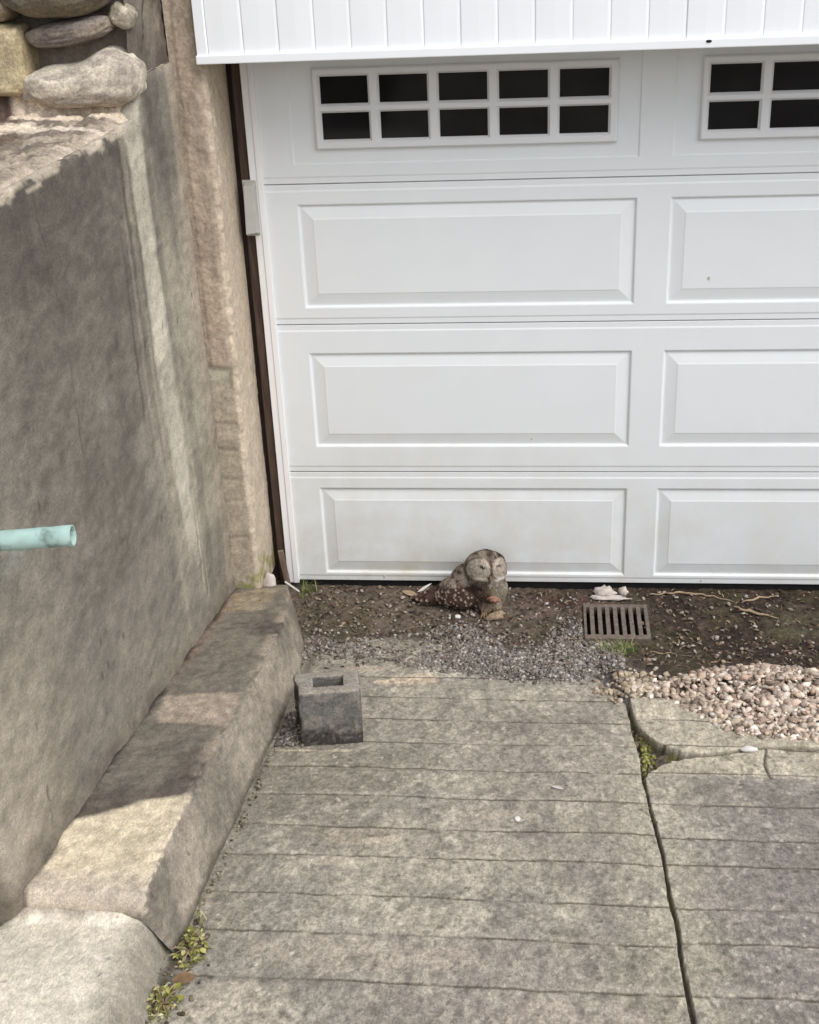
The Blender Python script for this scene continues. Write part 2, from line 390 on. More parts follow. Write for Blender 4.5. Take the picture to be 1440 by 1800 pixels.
# colour of the concrete: algae-grey, worn tan, pale rims
base = alb((155, 148, 136), LG)
c = np.broadcast_to(base, X.shape + (3,)).copy()
n1 = fbm(X * 2.4, Y * 2.2, 0, 4, 70); n2 = fbm(X * 13, Y * 9, 0, 4, 74); n3 = fbm(X * 52, Y * 28, 0, 3, 78)
c = mixc(c, alb((142, 135, 122), LG), sstep(-0.1, 0.55, n1 + 0.3 * n2))
c = mixc(c, alb((172, 163, 147), LG), 0.6 * sstep(0.15, 0.7, -n1 + 0.5 * n2))
c = mixc(c, alb((152, 143, 132), LG), 0.6 * sstep(0.1, 0.6, fbm(X * 3 + 5, Y * 3, 0, 3, 80)))
c = c * (1 + 0.11 * n2 + 0.20 * n3)[..., None]
# right slab is greyer and a touch purple away from the joint
rs = sstep(1.15, 1.4, X + 0.08 * n2) * sstep(-1.33, -1.40, Y)
c = mixc(c, alb((136, 129, 122), LG) * (1 + 0.16 * n2 + 0.14 * n3)[..., None], 0.75 * rs)
rim = np.exp(-((X - np.interp(Y, [-2.6, -1.4, -1.0], [1.15, 1.126, 1.118])) / 0.085) ** 2) * sstep(-0.95, -1.3, Y) * sstep(0.9, -0.2, n2)
c = mixc(c, alb((186, 178, 158), LG), 0.55 * rim)
# strip between crack and slab, and the broken piece: pale
pale = sstep(1.1, 1.16, X) * sstep(-1.385, -1.365, Y)
c = mixc(c, alb((184, 174, 154), LG) * (1 + 0.14 * n2 + 0.1 * n3)[..., None], 0.75 * pale)
# pale worn patches with their own outlines
for (px, py, rx, ry, a, colr, sd_) in [(0.41, -0.735, 0.125, 0.055, 0.85, (200, 182, 160), 1), (0.24, -0.655, 0.10, 0.03, 0.6, (186, 172, 154), 8), (0.375, -1.755, 0.13, 0.038, 0.6, (194, 180, 160), 2),
        (0.32, -1.875, 0.06, 0.028, 0.55, (190, 178, 160), 3), (0.64, -1.43, 0.16, 0.035, 0.5, (172, 166, 148), 4), (0.165, -1.272, 0.115, 0.009, 0.9, (196, 184, 160), 5),
        (0.778, -1.640, 0.022, 0.012, 0.9, (214, 204, 188), 6), (0.70, -1.62, 0.14, 0.03, 0.45, (178, 166, 150), 7), (0.2, -2.45, 0.14, 0.10, 0.5, (192, 180, 162), 9), (0.45, -2.25, 0.25, 0.06, 0.4, (186, 172, 156), 10),
        (0.88, -2.42, 0.18, 0.05, 0.35, (176, 160, 148), 11)]:
    q = ((X - px) / rx) ** 2 + ((Y - py) / ry) ** 2 + 0.9 * fbm(X * 16, Y * 22, sd_, 3, 90)
    c = mixc(c, alb(colr, LG) * (1 + 0.1 * n3)[..., None], a * (1 - sstep(0.7, 1.15, q)))
for (px, py, rx, ry, a, sd_) in [(0.30, -1.73, 0.16, 0.05, 0.45, 1), (0.20, -1.60, 0.2, 0.07, 0.4, 2), (0.85, -1.05, 0.2, 0.08, 0.3, 3), (0.55, -1.12, 0.3, 0.06, 0.3, 4), (1.35, -1.5, 0.2, 0.1, 0.35, 5), (0.4, -0.79, 0.06, 0.02, 0.4, 6)]:
    q = ((X - px) / rx) ** 2 + ((Y - py) / ry) ** 2 + 0.9 * fbm(X * 14, Y * 18, sd_, 3, 95)
    c = mixc(c, alb((122, 115, 104), LG) * (1 + 0.12 * n3)[..., None], a * (1 - sstep(0.4, 1.2, q)))
# worm-like flaking: pale thin rims
wq = 0.5 * fbm(X * 30, Y * 30, 0, 2, 97)
wr, wid = worley(X * 42 + wq, Y * 28 + wq, 0, 99)
wr2, wid2 = worley(X * 95 + wq, Y * 55 - wq, 0, 101)
c = c * (1.01 + 0.27 * (sstep(0.45, 0.75, wr) - 0.35) * sstep(-0.4, 0.3, n2) + 0.10 * (wid - 0.5) + 0.24 * (wid2 - 0.5))[..., None]
flk = (wid2 > 0.84) * (1 - sstep(0.25, 0.5, wr2)) * sstep(-0.2, 0.3, n1 + n2)
c = mixc(c, alb((206, 198, 184), LG), 0.6 * flk)
drk = (wid2 < 0.10) * (1 - sstep(0.25, 0.5, wr2))
c = mixc(c, alb((104, 97, 88), LG), 0.55 * drk)
spots = (1 - sstep(0.10, 0.24, worley(X * 17, Y * 22, 0, 103)[0])) * (worley(X * 17, Y * 22, 0, 103)[1] > 0.62)
c = mixc(c, alb((92, 86, 76), LG), 0.6 * spots)
below = (1 - sstep(0.004, 0.02, np.min(np.abs(Y[..., None] - (np.array(SCORES[:14]) + 0.011)), -1))) * sstep(-0.2, 0.5, n2)
c = mixc(c, alb((190, 180, 164), LG), 0.30 * below)
dark = alb((78, 70, 57), LG)
c = mixc(c, alb((84, 76, 64), LG), 0.85 * scoreA)
c = mixc(c, dark, 0.9 * np.maximum(pit, fine))
moss = pit * sstep(0.0, 0.45, fbm(X * 18, Y * 9, 0, 3, 110)) * (0.5 + 0.5 * hole)
c = mixc(c, alb((112, 112, 54), LG), 0.75 * moss)
# damp dirty line along the curb
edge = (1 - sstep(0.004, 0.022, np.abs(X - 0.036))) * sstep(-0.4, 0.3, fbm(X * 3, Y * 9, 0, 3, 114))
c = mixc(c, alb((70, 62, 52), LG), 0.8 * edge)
c = mixc(c, alb((128, 121, 110), LG), 0.5 * (1 - sstep(0.03, 0.22, X + 0.04 * n2)) * sstep(-2.2, -1.9, Y))
drv = grid('driveway', np.stack([X, Y, Z], -1), np.clip(c, 0.004, 0.9), M_DRIVE)
tag(drv, kind='structure')

# ---- dirt in front of the door (apron)
xs = steps((-0.34, 2.0, 0.006), (2.0, 2.7, 0.012), (2.7, 5.0, 0.08)); ys = steps((-0.95, 0.16, 0.006))
X, Y = np.meshgrid(xs, ys, indexing='ij')
def soil_h(X, Y):
    b1 = fbm(X * 5, Y * 5, 0, 4, 120)
    h = -0.030 + 0.006 * b1 + 0.004 * sstep(-0.3, -0.1, Y)
    top = np.interp(X, [-0.3, 0.0, 0.21, 0.38, 0.52, 0.645, 0.855, 1.03, 1.10, 1.3, 2.0, 5], [-0.010, -0.006, -0.012, 0.0, 0.014, 0.026, 0.033, 0.030, 0.076, 0.080, 0.07, 0.06])
    h = h + (top + 0.030) * sstep(-0.32, np.interp(X, [1.05, 1.12], [-0.66, -0.84]), Y + 0.03 * b1)
    yd = np.interp(X, [-1, 1.06, 1.11, 1.26, 1.32, 5], [-0.74, -0.74, -0.865, -0.875, -0.80, -0.80])
    h = h - 0.5 * np.clip(yd + 0.05 * b1 - Y, 0, 1)                 # dives under the slab
    h = h + 0.012 * np.exp(-((Y + 0.03) / 0.03) ** 2) * sstep(0.5, 0.0, X) * (0.6 + b1)
    gut = sstep(1.15, 1.5, X) * np.exp(-((Y + 0.30) / 0.12) ** 2)
    return h - 0.012 * gut
Z = soil_h(X, Y)
b2 = fbm(X * 26, Y * 26, 0, 4, 130); b3 = fbm(X * 90, Y * 90, 0, 2, 134)
Z = Z + 0.0035 * b2 + 0.002 * b3
drain = (X > 1.004) & (X < 1.220) & (Y > -0.366) & (Y < -0.142)
Z = np.where(drain, -0.22, Z)
pipe_ridge = np.exp(-((Y + 0.283) / 0.03) ** 2) * sstep(1.60, 1.68, X)
Z = Z + 0.012 * pipe_ridge
c = np.broadcast_to(alb((86, 74, 66), LDIRT), X.shape + (3,)).copy()
lft_ = sstep(1.1, 0.75, X + 0.1 * b2)
c = mixc(c, alb((112, 100, 88), LDIRT * 0.8), 0.8 * lft_)
c = mixc(c, alb((116, 102, 90), LDIRT), sstep(-0.1, 0.6, b2))
grey = sstep(0.10, -0.20, (Y + 0.36 + 0.22 * fbm(X * 5, Y * 5, 0, 4, 140)) ) * sstep(1.22, 1.02, X)
c = mixc(c, alb((130, 124, 120), LG*1.1) * (1 + 0.2 * b2)[..., None], 0.85 * grey)
c = mixc(c, alb((70, 58, 50), LDIRT) * (1 + 0.2 * b2)[..., None], 0.85 * sstep(1.12, 1.3, X + 0.06 * b2) * sstep(-0.84, -0.74, Y))
red = np.exp(-((X - 0.92) / 0.16) ** 2 - ((Y + 0.09) / 0.06) ** 2)
c = mixc(c, alb((98, 66, 62), LDIRT), 0.75 * red)
c = mixc(c, alb((92, 84, 62), LDIRT), 0.5 * sstep(0.2, 0.5, fbm(X * 6 + 3, Y * 6, 0, 3, 146)))
c = mixc(c, alb((104, 98, 78), LDIRT), 0.5 * pipe_ridge + 0.5 * sstep(1.6, 1.7, X) * np.exp(-((Y + 0.2) / 0.08) ** 2))
lf = (1 - sstep(0.0, 0.14, -X + 0.02)) * 0
c = c * (1 + 0.18 * b2 + 0.22 * b3)[..., None]
c = np.where(drain[..., None], 0.01, c)
soil = grid('dirt_apron', np.stack([X, Y, Z], -1), np.clip(c, 0.004, 0.8), M_SOIL)
tag(soil, kind='structure')
def soil_z(x, y):
    return float(max(soil_h(np.array(x), np.array(y)), drive_z(y) if y < -0.36 else -9))

# garage floor behind the door
mb = MB(); mb.box(-0.6, 5.2, 0.16, 6.0, -0.2, -0.04); o = mb.build('garage_floor', M_HOLLOW); tag(o, kind='structure')

# ---------------------------------------------------------------- curb
ys = np.r_[steps((-0.145, -2.262, 0.006)), -2.268, -2.272, -2.275]
ny = len(ys)
xb = np.interp(-ys, [0.145, 0.3, 0.5, 0.7, 3], [-0.105, -0.055, -0.004, 0.024, 0.036])
xt = np.interp(-ys, [0.145, 0.3, 0.5, 0.64, 1.2, 1.84, 2.15, 2.28], [-0.125, -0.085, -0.055, -0.045, -0.038, -0.045, -0.032, -0.02])
ht = np.interp(-ys, [0.145, 0.2, 0.26, 0.4, 2.25, 2.262, 2.275], [0.135, 0.150, 0.158, 0.160, 0.156, 0.150, 0.085])
prof = []
for i, y in enumerate(ys):
    zb = min(float(drive_z(y)), 9) - 0.06; zt = float(drive_z(y)) + ht[i]
    p = resample([(xb[i] + 0.012, zb), (xb[i], zb + 0.06), (xt[i], zt), (-0.345, zt + 0.004)], 0.006)
    prof.append(p)
n = min(len(p) for p in prof)
prof = [resample(p, 1e-9) if False else np.stack([np.interp(np.linspace(0, 1, n), np.linspace(0, 1, len(p)), p[:, k]) for k in range(2)], 1) for p in prof]
P = np.zeros((ny, n, 3))
for i in range(ny):
    q = prof[i]
    for _ in range(0):
        r = q.copy(); r[1:-1] = (q[:-2] + 2 * q[1:-1] + q[2:]) / 4; q = r
    P[i, :, 0] = q[:, 0]; P[i, :, 1] = ys[i]; P[i, :, 2] = q[:, 1]
nn = grid_normals(P); nn *= np.sign(nn[ny // 2, n // 2, 0] + nn[ny // 2, n // 2, 2])
X, Y, Z = P[..., 0], P[..., 1], P[..., 2]
hz = Z - drive_z(Y)                                           # height above the driveway
edgeness = np.exp(-((X - xt[:, None]) / 0.02) ** 2) * sstep(0.1, 0.15, hz)
dsp = 0.004 * fbm(X * 9, Y * 9, Z * 9, 4, 200) + 0.0018 * fbm(X * 50, Y * 50, Z * 50, 3, 204) - 0.012 * edgeness * np.clip(fbm(X * 20, Y * 26, Z * 20, 4, 208), 0, 1)
P2 = P + nn * dsp[..., None]
top = sstep(0.94, 0.985, hz / np.maximum(ht, 0.12)[:, None] + 0.02 * vnoise(Y * 60, X * 60, 0, 209))
n1 = fbm(X * 4, Y * 3, Z * 4, 4, 210); n2 = fbm(X * 18, Y * 9, Z * 18, 4, 214); n3 = fbm(X * 60, Y * 32, Z * 60, 2, 218)
ct = np.broadcast_to(alb((134, 126, 114), LC), X.shape + (3,)).copy()
ct = mixc(ct, alb((112, 103, 94), LC), sstep(-0.2, 0.5, n1))
ct = mixc(ct, alb((176, 162, 144), LC), 0.7 * (1 - sstep(0.0, 0.03, np.abs(X - xt[:, None] + 0.012))) * sstep(-0.1, 0.4, n2))
cream = lambda pts, s_: polymask(X + 0.016 * n2, Y + 0.03 * n1, pts, s_)  # cream patches set by outline on the curb top
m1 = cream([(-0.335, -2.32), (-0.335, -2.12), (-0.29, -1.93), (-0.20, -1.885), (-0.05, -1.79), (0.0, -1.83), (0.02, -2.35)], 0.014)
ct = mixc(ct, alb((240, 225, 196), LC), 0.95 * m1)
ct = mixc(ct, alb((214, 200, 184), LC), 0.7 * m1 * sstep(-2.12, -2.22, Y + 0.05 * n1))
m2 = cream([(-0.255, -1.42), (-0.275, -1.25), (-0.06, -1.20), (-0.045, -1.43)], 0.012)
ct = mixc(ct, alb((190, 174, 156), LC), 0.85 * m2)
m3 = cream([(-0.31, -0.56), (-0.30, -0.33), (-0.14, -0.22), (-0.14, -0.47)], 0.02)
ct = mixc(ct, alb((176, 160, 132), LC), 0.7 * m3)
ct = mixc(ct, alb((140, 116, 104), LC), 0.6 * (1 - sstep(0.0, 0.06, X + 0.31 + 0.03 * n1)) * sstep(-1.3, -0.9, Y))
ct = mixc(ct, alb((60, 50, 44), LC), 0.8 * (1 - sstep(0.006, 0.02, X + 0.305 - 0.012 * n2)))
cf = np.broadcast_to(alb((138, 129, 117), 0.85), X.shape + (3,)).copy()
cf = mixc(cf, alb((104, 97, 88), 0.85), 0.7 * sstep(-0.3, 0.5, n1 + 0.5 * n2))
cf = mixc(cf, alb((146, 136, 122), 0.85), 0.5 * sstep(0.25, 0.7, -n1 + 0.6 * n2))
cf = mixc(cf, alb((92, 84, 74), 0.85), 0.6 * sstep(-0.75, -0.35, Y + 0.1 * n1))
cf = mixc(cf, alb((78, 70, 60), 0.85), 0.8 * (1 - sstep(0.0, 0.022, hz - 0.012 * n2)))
cwr, cwid = worley(X * 60, Y * 32, Z * 60, 228)
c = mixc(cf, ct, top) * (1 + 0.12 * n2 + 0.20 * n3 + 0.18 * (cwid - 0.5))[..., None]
c = mixc(c, alb((176, 164, 148), LC), 0.55 * (1 - sstep(0.0, 0.010, np.abs(X - xt[:, None] + 0.004))) * sstep(0.1, 0.14, hz) * sstep(-0.2, 0.3, n3))
pit = (1 - sstep(0.08, 0.2, worley(X * 22, Y * 22, Z * 22, 230)[0])) * (worley(X * 22, Y * 22, Z * 22, 230)[1] > 0.85)
c = mixc(c, alb((70, 62, 56), LC), 0.7 * pit)
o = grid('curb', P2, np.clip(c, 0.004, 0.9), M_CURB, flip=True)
tag(o, 'weathered concrete curb ledge at the foot of the retaining wall, with cream patches', 'curb')

# ---- lower pavement in front of the curb end
xs = steps((-1.6, -0.42, 0.04), (-0.42, 0.075, 0.006)); ys = steps((-5.0, -2.85, 0.07), (-2.85, -2.10, 0.006))
X, Y = np.meshgrid(xs, ys, indexing='ij')
n1 = fbm(X * 5, Y * 5, 0, 4, 240); n2 = fbm(X * 22, Y * 22, 0, 4, 244); n3 = fbm(X * 70, Y * 70, 0, 2, 248)
xe = np.interp(-Y, [2.1, 2.28, 2.5, 2.7, 5], [-0.02, 0.0, 0.03, 0.05, 0.05])
Z = drive_z(Y) + 0.098 + 0.004 * n1 + 0.0012 * n2 - 0.13 * sstep(-0.055, 0.025, X - xe + 0.012 * n1) ** 1.4
Z = Z + 0.02 * sstep(-2.31, -2.26, Y + 0.01 * n2) * sstep(-0.02, -0.09, X)
hl = np.exp(-((X + 0.37) / 0.045) ** 2 - ((Y + 2.27) / 0.04) ** 2)
Z = Z - 0.05 * hl
c = np.broadcast_to(alb((224, 214, 196), LG), X.shape + (3,)).copy()
c = mixc(c, alb((212, 203, 185), LG), sstep(-0.1, 0.5, n1))
c = mixc(c, alb((142, 134, 122), LG), 0.85 * sstep(-0.11, -0.02, X - xe + 0.03 * n1))
c = mixc(c, alb((150, 140, 126), LG), 0.6 * sstep(-0.02, 0.0, Y + 2.27 + 0.02 * n1))
c = c * (1 + 0.07 * n2 + 0.12 * n3 + 0.10 * (worley(X * 70, Y * 70, 0, 249)[1] - 0.5))[..., None]
pit = (1 - sstep(0.06, 0.17, worley(X * 26, Y * 26, 0, 250)[0])) * (worley(X * 26, Y * 26, 0, 250)[1] > 0.8)
c = mixc(c, alb((110, 100, 88), LG), 0.75 * pit)
c = mixc(c, alb((66, 52, 42), LG), 0.9 * hl)
o = grid('pavement', np.stack([X, Y, Z], -1), np.clip(c, 0.004, 0.9), M_CURB)
tag(o, kind='structure')

# ---------------------------------------------------------------- retaining wall (swept face, then top)
XW = -0.305
rwall = empty('retaining_wall', (-0.6, -1.4, 0.2))
tag(rwall, 'tall cast concrete retaining wall with dark streaks and one pale vertical run stain', 'retaining wall')
path = [(XW, y) for y in steps((-0.255, -2.262, 0.007))] + [(XW - 0.004, -2.274), (XW - 0.012, -2.281)] + [(x, -2.283) for x in steps((XW - 0.02, -1.2, 0.03))]
path = np.array(path); npth = len(path)
tang = np.gradient(path, axis=0); tang /= np.linalg.norm(tang, axis=1, keepdims=True)
nor = np.stack([-tang[:, 1], tang[:, 0]], 1)                    # outward
zt = np.where((path[:, 1] > -2.27), 1.872 + 0.10 * sstep(-0.68, -0.60, path[:, 1]), 1.872)
zz = np.r_[steps((-0.05, 1.855, 0.009))]
P = np.zeros((npth, len(zz) + 7, 3))
for j, z in enumerate(zz):
    P[:, j, :2] = path; P[:, j, 2] = z * zt / 1.872
for j, (ins, dz) in enumerate([(0.003, -0.006), (0.007, -0.002), (0.015, -0.002), (0.03, -0.008), (0.05, -0.016), (0.07, -0.03), (0.09, -0.06)]):
    P[:, len(zz) + j, :2] = path - nor * ins; P[:, len(zz) + j, 2] = zt + dz
S = np.where(path[:, 1] > -2.27, path[:, 1], -2.27 + (path[:, 0] - XW))[:, None] + 0 * P[..., 2]
Zz = P[..., 2]
lean = 0.0
top_r = np.exp(-((Zz - zt[:, None]) / 0.035) ** 2)
chip = np.clip(0.6 * fbm(S * 15, Zz * 34, 0, 4, 300) + 0.3 * fbm(S * 9, Zz * 9, 0, 2, 301) + 0.15, 0, 1) * top_r * sstep(-0.60, -0.70, S)
dsp = 0.006 * fbm(S * 2.0, Zz * 1.8, 0, 4, 304) + 0.0018 * fbm(S * 14, Zz * 28, 0, 4, 308) - 0.008 * chip
foot = 1 - sstep(0.0, 0.05, Zz - (drive_z(S) + 0.16))
dsp = dsp + 0.010 * foot * (0.6 + 0.6 * fbm(S * 8, 0, 0, 2, 309))
P2 = P.copy(); P2[..., :2] += nor[:, None, :] * dsp[..., None]
P2[..., 2] -= 0.007 * chip
n1 = fbm(S * 1.6, Zz * 1.2, 0, 4, 310); n2 = fbm(S * 5.5, Zz * 9, 0, 4, 314); n3 = fbm(S * 24, Zz * 46, 0, 2, 318)
st1 = fbm(S * 7, Zz * 0.8, 0, 3, 320); st2 = fbm(S * 45, Zz * 2.0, 0, 3, 324)
W = lambda *c_: alb(c_, LW)
c = np.broadcast_to(W(134, 127, 116), P.shape).copy()
c = mixc(c, W(158, 150, 136), 0.8 * sstep(0.0, 0.6, -n1 + 0.3 * st1) * sstep(1.3, 0.6, Zz))
c = mixc(c, W(124, 117, 107), 0.6 * sstep(-0.1, 0.5, n1 + 0.3 * st1))
# black algae from the top edge downward, in runs
ni = fbm(S * 2.8, Zz * 4.0, 0, 5, 312)
st1 = 0.7 * st1
st2 = 0.5 * st2
drip = sstep(0.50, -0.60, (zt[:, None] - Zz) - 0.50 - 0.20 * st1 - 0.35 * n1 - 0.25 * ni)
drip = drip * sstep(-0.78, -0.90, S + 0.03 * st2)
c = mixc(c, W(76, 71, 65), 0.88 * drip)
c = mixc(c, W(98, 91, 83), 0.75 * sstep(0.1, 0.6, st1) * np.exp(-((S + 1.12) / 0.16) ** 2) * sstep(0.75, 1.25, Zz))
# pale run under the big stone
cx = -0.735 + 0.05 * sstep(1.1, 0.5, Zz) + 0.012 * vnoise(0, Zz * 4, 0, 330)
wd = 0.080 + 0.012 * sstep(1.5, 1.1, Zz) - 0.04 * sstep(0.95, 0.5, Zz) + 0.03 * sstep(1.7, 1.88, Zz)
run = (1 - sstep(0.65, 1.15, np.abs(S - cx) / wd + 0.22 * st2)) * sstep(0.28, 0.75, Zz + 0.2 * st1)
c = mixc(c, W(190, 182, 166), 0.9 * run)
run2 = (1 - sstep(0.3, 1.1, np.abs(S - cx + 0.125) / 0.03)) * sstep(0.5, 1.0, Zz) * 0.55
c = mixc(c, W(160, 150, 134), run2)
c = mixc(c, W(164, 156, 140), 0.85 * sstep(-0.66, -0.58, S + 0.03 * st1) * sstep(1.75, 1.35, Zz + 0.1 * st1) * sstep(0.25, 0.7, Zz + 0.15 * st1))
dk2 = (1 - sstep(0.5, 1.15, np.abs(S + 0.50) / 0.09 + 0.25 * st2)) * sstep(1.35, 1.8, Zz + 0.15 * st1)
c = mixc(c, W(108, 102, 94), 0.9 * dk2)
c = mixc(c, W(128, 122, 110), 0.6 * (1 - sstep(0.5, 1.2, np.abs(S + 0.53) / 0.05 + 0.3 * st2)) * sstep(1.3, 0.9, Zz))
c = mixc(c, W(164, 152, 136), 0.85 * sstep(-0.36, -0.32, S))
for (s0, w_, z0_, z1_, cl, a) in [(-0.62, 0.010, 0.25, 0.75, (186, 178, 160), 0.8), (-0.68, 0.012, 0.45, 0.8, (176, 168, 150), 0.6), (-0.575, 0.008, 0.22, 0.45, (184, 176, 158), 0.7), (-0.92, 0.016, 0.9, 1.8, (150, 140, 126), 0.6), (-0.98, 0.012, 1.0, 1.7, (84, 76, 70), 0.6), (-0.87, 0.014, 0.8, 1.5, (116, 108, 100), 0.6)]:
    c = mixc(c, W(*cl), a * (1 - sstep(0.4, 1.2, np.abs(S - s0 + 0.006 * vnoise(0, Zz * 7, s0 * 9, 340)) / w_)) * sstep(z0_, z0_ + 0.12, Zz) * sstep(z1_, z1_ - 0.2, Zz))
# light worn lower left corner, damp foot, worn top rim
c = mixc(c, W(168, 158, 142), 0.65 * sstep(-1.75, -2.2, S + 0.12 * n1) * sstep(1.15, 0.85, Zz + 0.1 * n1))
c = mixc(c, W(94, 88, 80), 0.6 * np.exp(-((S + 1.28) / 0.10) ** 2 - ((Zz - 0.92) / 0.16) ** 2) * sstep(-0.4, 0.4, st1 + n2))
c = mixc(c, W(112, 103, 92), 0.75 * (1 - sstep(0.01, 0.075, Zz - (drive_z(S) + 0.165) - 0.02 * n2)))
rim = sstep(0.016, 0.006, (zt[:, None] - Zz) - 0.026 * np.clip(0.7 * fbm(S * 17, Zz * 50, 0, 4, 345) + 0.5 * fbm(S * 5, Zz * 11, 0, 3, 349), -0.6, 1)) * sstep(-0.72, -0.80, S)
c = mixc(c, W(186, 174, 156), 0.8 * rim)
teal = np.exp(-((S + 1.98) / 0.10) ** 2 - ((Zz - 1.14) / 0.035) ** 2)
c = mixc(c, W(138, 140, 130), 0.7 * teal)
nb = fbm(S * 8.5, Zz * 15, 0, 4, 346)
wwr, wwid = worley(S * 20 + 0.6 * nb, Zz * 42, 0, 347)
c = c * (1 + 0.12 * ni + 0.10 * n2 + 0.11 * nb + 0.13 * n3 + 0.03 * st2 + 0.11 * (wwid - 0.5) + 0.10 * (sstep(0.5, 0.8, wwr) - 0.3))[..., None]
ck = np.minimum(polydist(S + 0.008 * n2, Zz + 0.01 * nb, [(-1.52, 1.86), (-1.47, 1.5), (-1.50, 1.22), (-1.44, 1.0)]), polydist(S + 0.01 * n2, Zz + 0.01 * nb, [(-2.02, 0.53), (-2.06, 0.47), (-2.07, 0.40)]))
c = mixc(c, W(66, 58, 52), 0.5 * (1 - sstep(0.001, 0.006, ck)) * sstep(-0.3, 0.4, nb))
pit = (1 - sstep(0.06, 0.16, worley(S * 16, Zz * 9, 0, 350)[0])) * (worley(S * 16, Zz * 9, 0, 350)[1] > 0.82)
c = mixc(c, W(74, 66, 60), 0.7 * pit)
for (s0, z0_, r1, r2) in [(-0.698, 1.254, 0.007, 0.022), (-0.887, 1.26, 0.005, 0.016), (-2.032, 0.552, 0.008, 0.022)]:
    q = ((S - s0) / r1) ** 2 + ((Zz - z0_) / r2) ** 2
    hl_ = 1 - sstep(0.5, 1.2, q + 0.3 * n2)
    c = mixc(c, W(44, 38, 34), 0.95 * hl_); P2[..., 0] -= 0.012 * hl_
o = grid('wall_face', P2, np.clip(c, 0.004, 0.9), M_WALL, rwall, flip=True)

# top of the wall: rough worn ledge
xs = steps((-1.25, -0.75, 0.04), (-0.75, XW - 0.012, 0.006)); ys = steps((-2.255, -0.20, 0.008))
X, Y = np.meshgrid(xs, ys, indexing='ij')
n1 = fbm(X * 8, Y * 5, 0, 4, 360); n2 = fbm(X * 26, Y * 16, 0, 4, 364); n3 = fbm(X * 70, Y * 60, 0, 2, 368)
Z = 1.876 + 0.008 * n1 + 0.006 * n2 + 0.005 * n3 - 0.016 * sstep(-0.06, -0.012, X - XW)
Z = np.where(Y > -0.64, 1.872 + 0.10 * sstep(-0.68, -0.60, Y) + 0.002 * n2, Z)
c = np.broadcast_to(alb((166, 153, 136), LG * 1.05), X.shape + (3,)).copy()
c = mixc(c, alb((120, 110, 98), LG * 1.05), sstep(-0.15, 0.25, n2 + 0.3 * n1))
c = mixc(c, alb((214, 200, 182), LG * 1.05), 0.8 * sstep(0.15, 0.4, fbm(X * 9, Y * 22, 4, 4, 369)))
pm = polymask(X + 0.03 * n2, Y + 0.05 * n1, [(-0.72, -0.62), (-0.60, -0.585), (-0.44, -0.60), (-0.34, -0.60), (-0.35, -0.72), (-0.47, -0.70), (-0.56, -0.73), (-0.70, -0.66)], 0.012)
pm2 = polymask(X + 0.03 * n2, Y + 0.05 * n1, [(-0.76, -1.2), (-0.66, -0.74), (-0.55, -0.80), (-0.58, -0.95), (-0.66, -1.2)], 0.015)
c = mixc(c, alb((226, 208, 186), LG * 1.05), 0.9 * np.maximum(pm, pm2))
c = mixc(c, alb((206, 190, 172), LG * 1.05), 0.7 * sstep(-0.07, -0.02, X - XW + 0.03 * n2))
bed = sstep(-0.585, -0.63, X + 0.04 * n1 - 0.25 * np.clip(-0.75 - Y, 0, 1)) * (1 - np.maximum(pm, pm2))
c = mixc(c, alb((96, 78, 68), LG), 0.9 * bed * (Y < -0.5))
c = c * (1 + 0.14 * n2 + 0.12 * n3)[..., None]
o = grid('wall_top', np.stack([X, Y, Z], -1), np.clip(c, 0.004, 0.9), M_STONE, rwall)

# soil bed behind the wall
xs = steps((-9.0, -1.24, 0.3)); ys = steps((-9, -0.35, 0.3))
X, Y = np.meshgrid(xs, ys, indexing='ij')
o = grid('planting_bed', np.stack([X, Y, 1.87 + 0.02 * fbm(X * 2, Y * 2, 0, 3, 380)], -1), alb((96, 82, 70), LG), M_SOIL); tag(o, kind='structure')
mb = MB(); mb.box(-9, -1.18, -9, -2.29, -0.4, 1.80); o = mb.build('bank', M_SOIL); tag(o, kind='structure')

# ---------------------------------------------------------------- fieldstone house wall on the ledge
swall = empty('stone_wall', (-0.6, -0.5, 1.95))
tag(swall, 'rounded fieldstones set in grey mortar, standing on the end of the retaining wall', 'stone wall')
def rounded_panel(name, face, u0, u1, v0, v1, step, colf, dispf, mat, parent, flip=False):
    us, vs = steps((u0, u1, step)), steps((v0, v1, step))
    U, V = np.meshgrid(us, vs, indexing='ij')
    d = dispf(U, V)
    P_ = np.stack(face(U, V, d), -1)
    return grid(name, P_, np.clip(colf(U, V, d), 0.004, 0.9), mat, parent, flip)
def mcol(U, V, d):
    a = fbm(U * 5, V * 5, 0, 4, 400); b = fbm(U * 20, V * 20, 0, 4, 404)
    c_ = np.broadcast_to(alb((128, 118, 106), LW * 1.05), U.shape + (3,)).copy()
    c_ = mixc(c_, alb((104, 95, 86), LW * 1.05), sstep(-0.2, 0.5, a))
    c_ = mixc(c_, alb((152, 140, 122), LW * 1.05), 0.7 * sstep(0.2, 0.6, -a + 0.4 * b))
    cr = polydist(U + 0.01 * b, V, [(-0.30, 2.9), (-0.345, 2.30), (-0.43, 2.11), (-0.475, 2.06)])
    c_ = mixc(c_, alb((60, 54, 48), LW), 0.85 * (1 - sstep(0.002, 0.009, cr)))
    return c_ * (1 + 0.13 * b)[..., None]
mort = lambda U, V: 0.008 * fbm(U * 6, V * 6, 0, 4, 410) + 0.003 * fbm(U * 40, V * 40, 0, 3, 414)
rounded_panel('mortar', lambda U, V, d: (XW - 0.022 + d, U, V), -0.62, -0.20, 1.93, 3.2, 0.008, mcol, mort, M_PLASTER, swall)
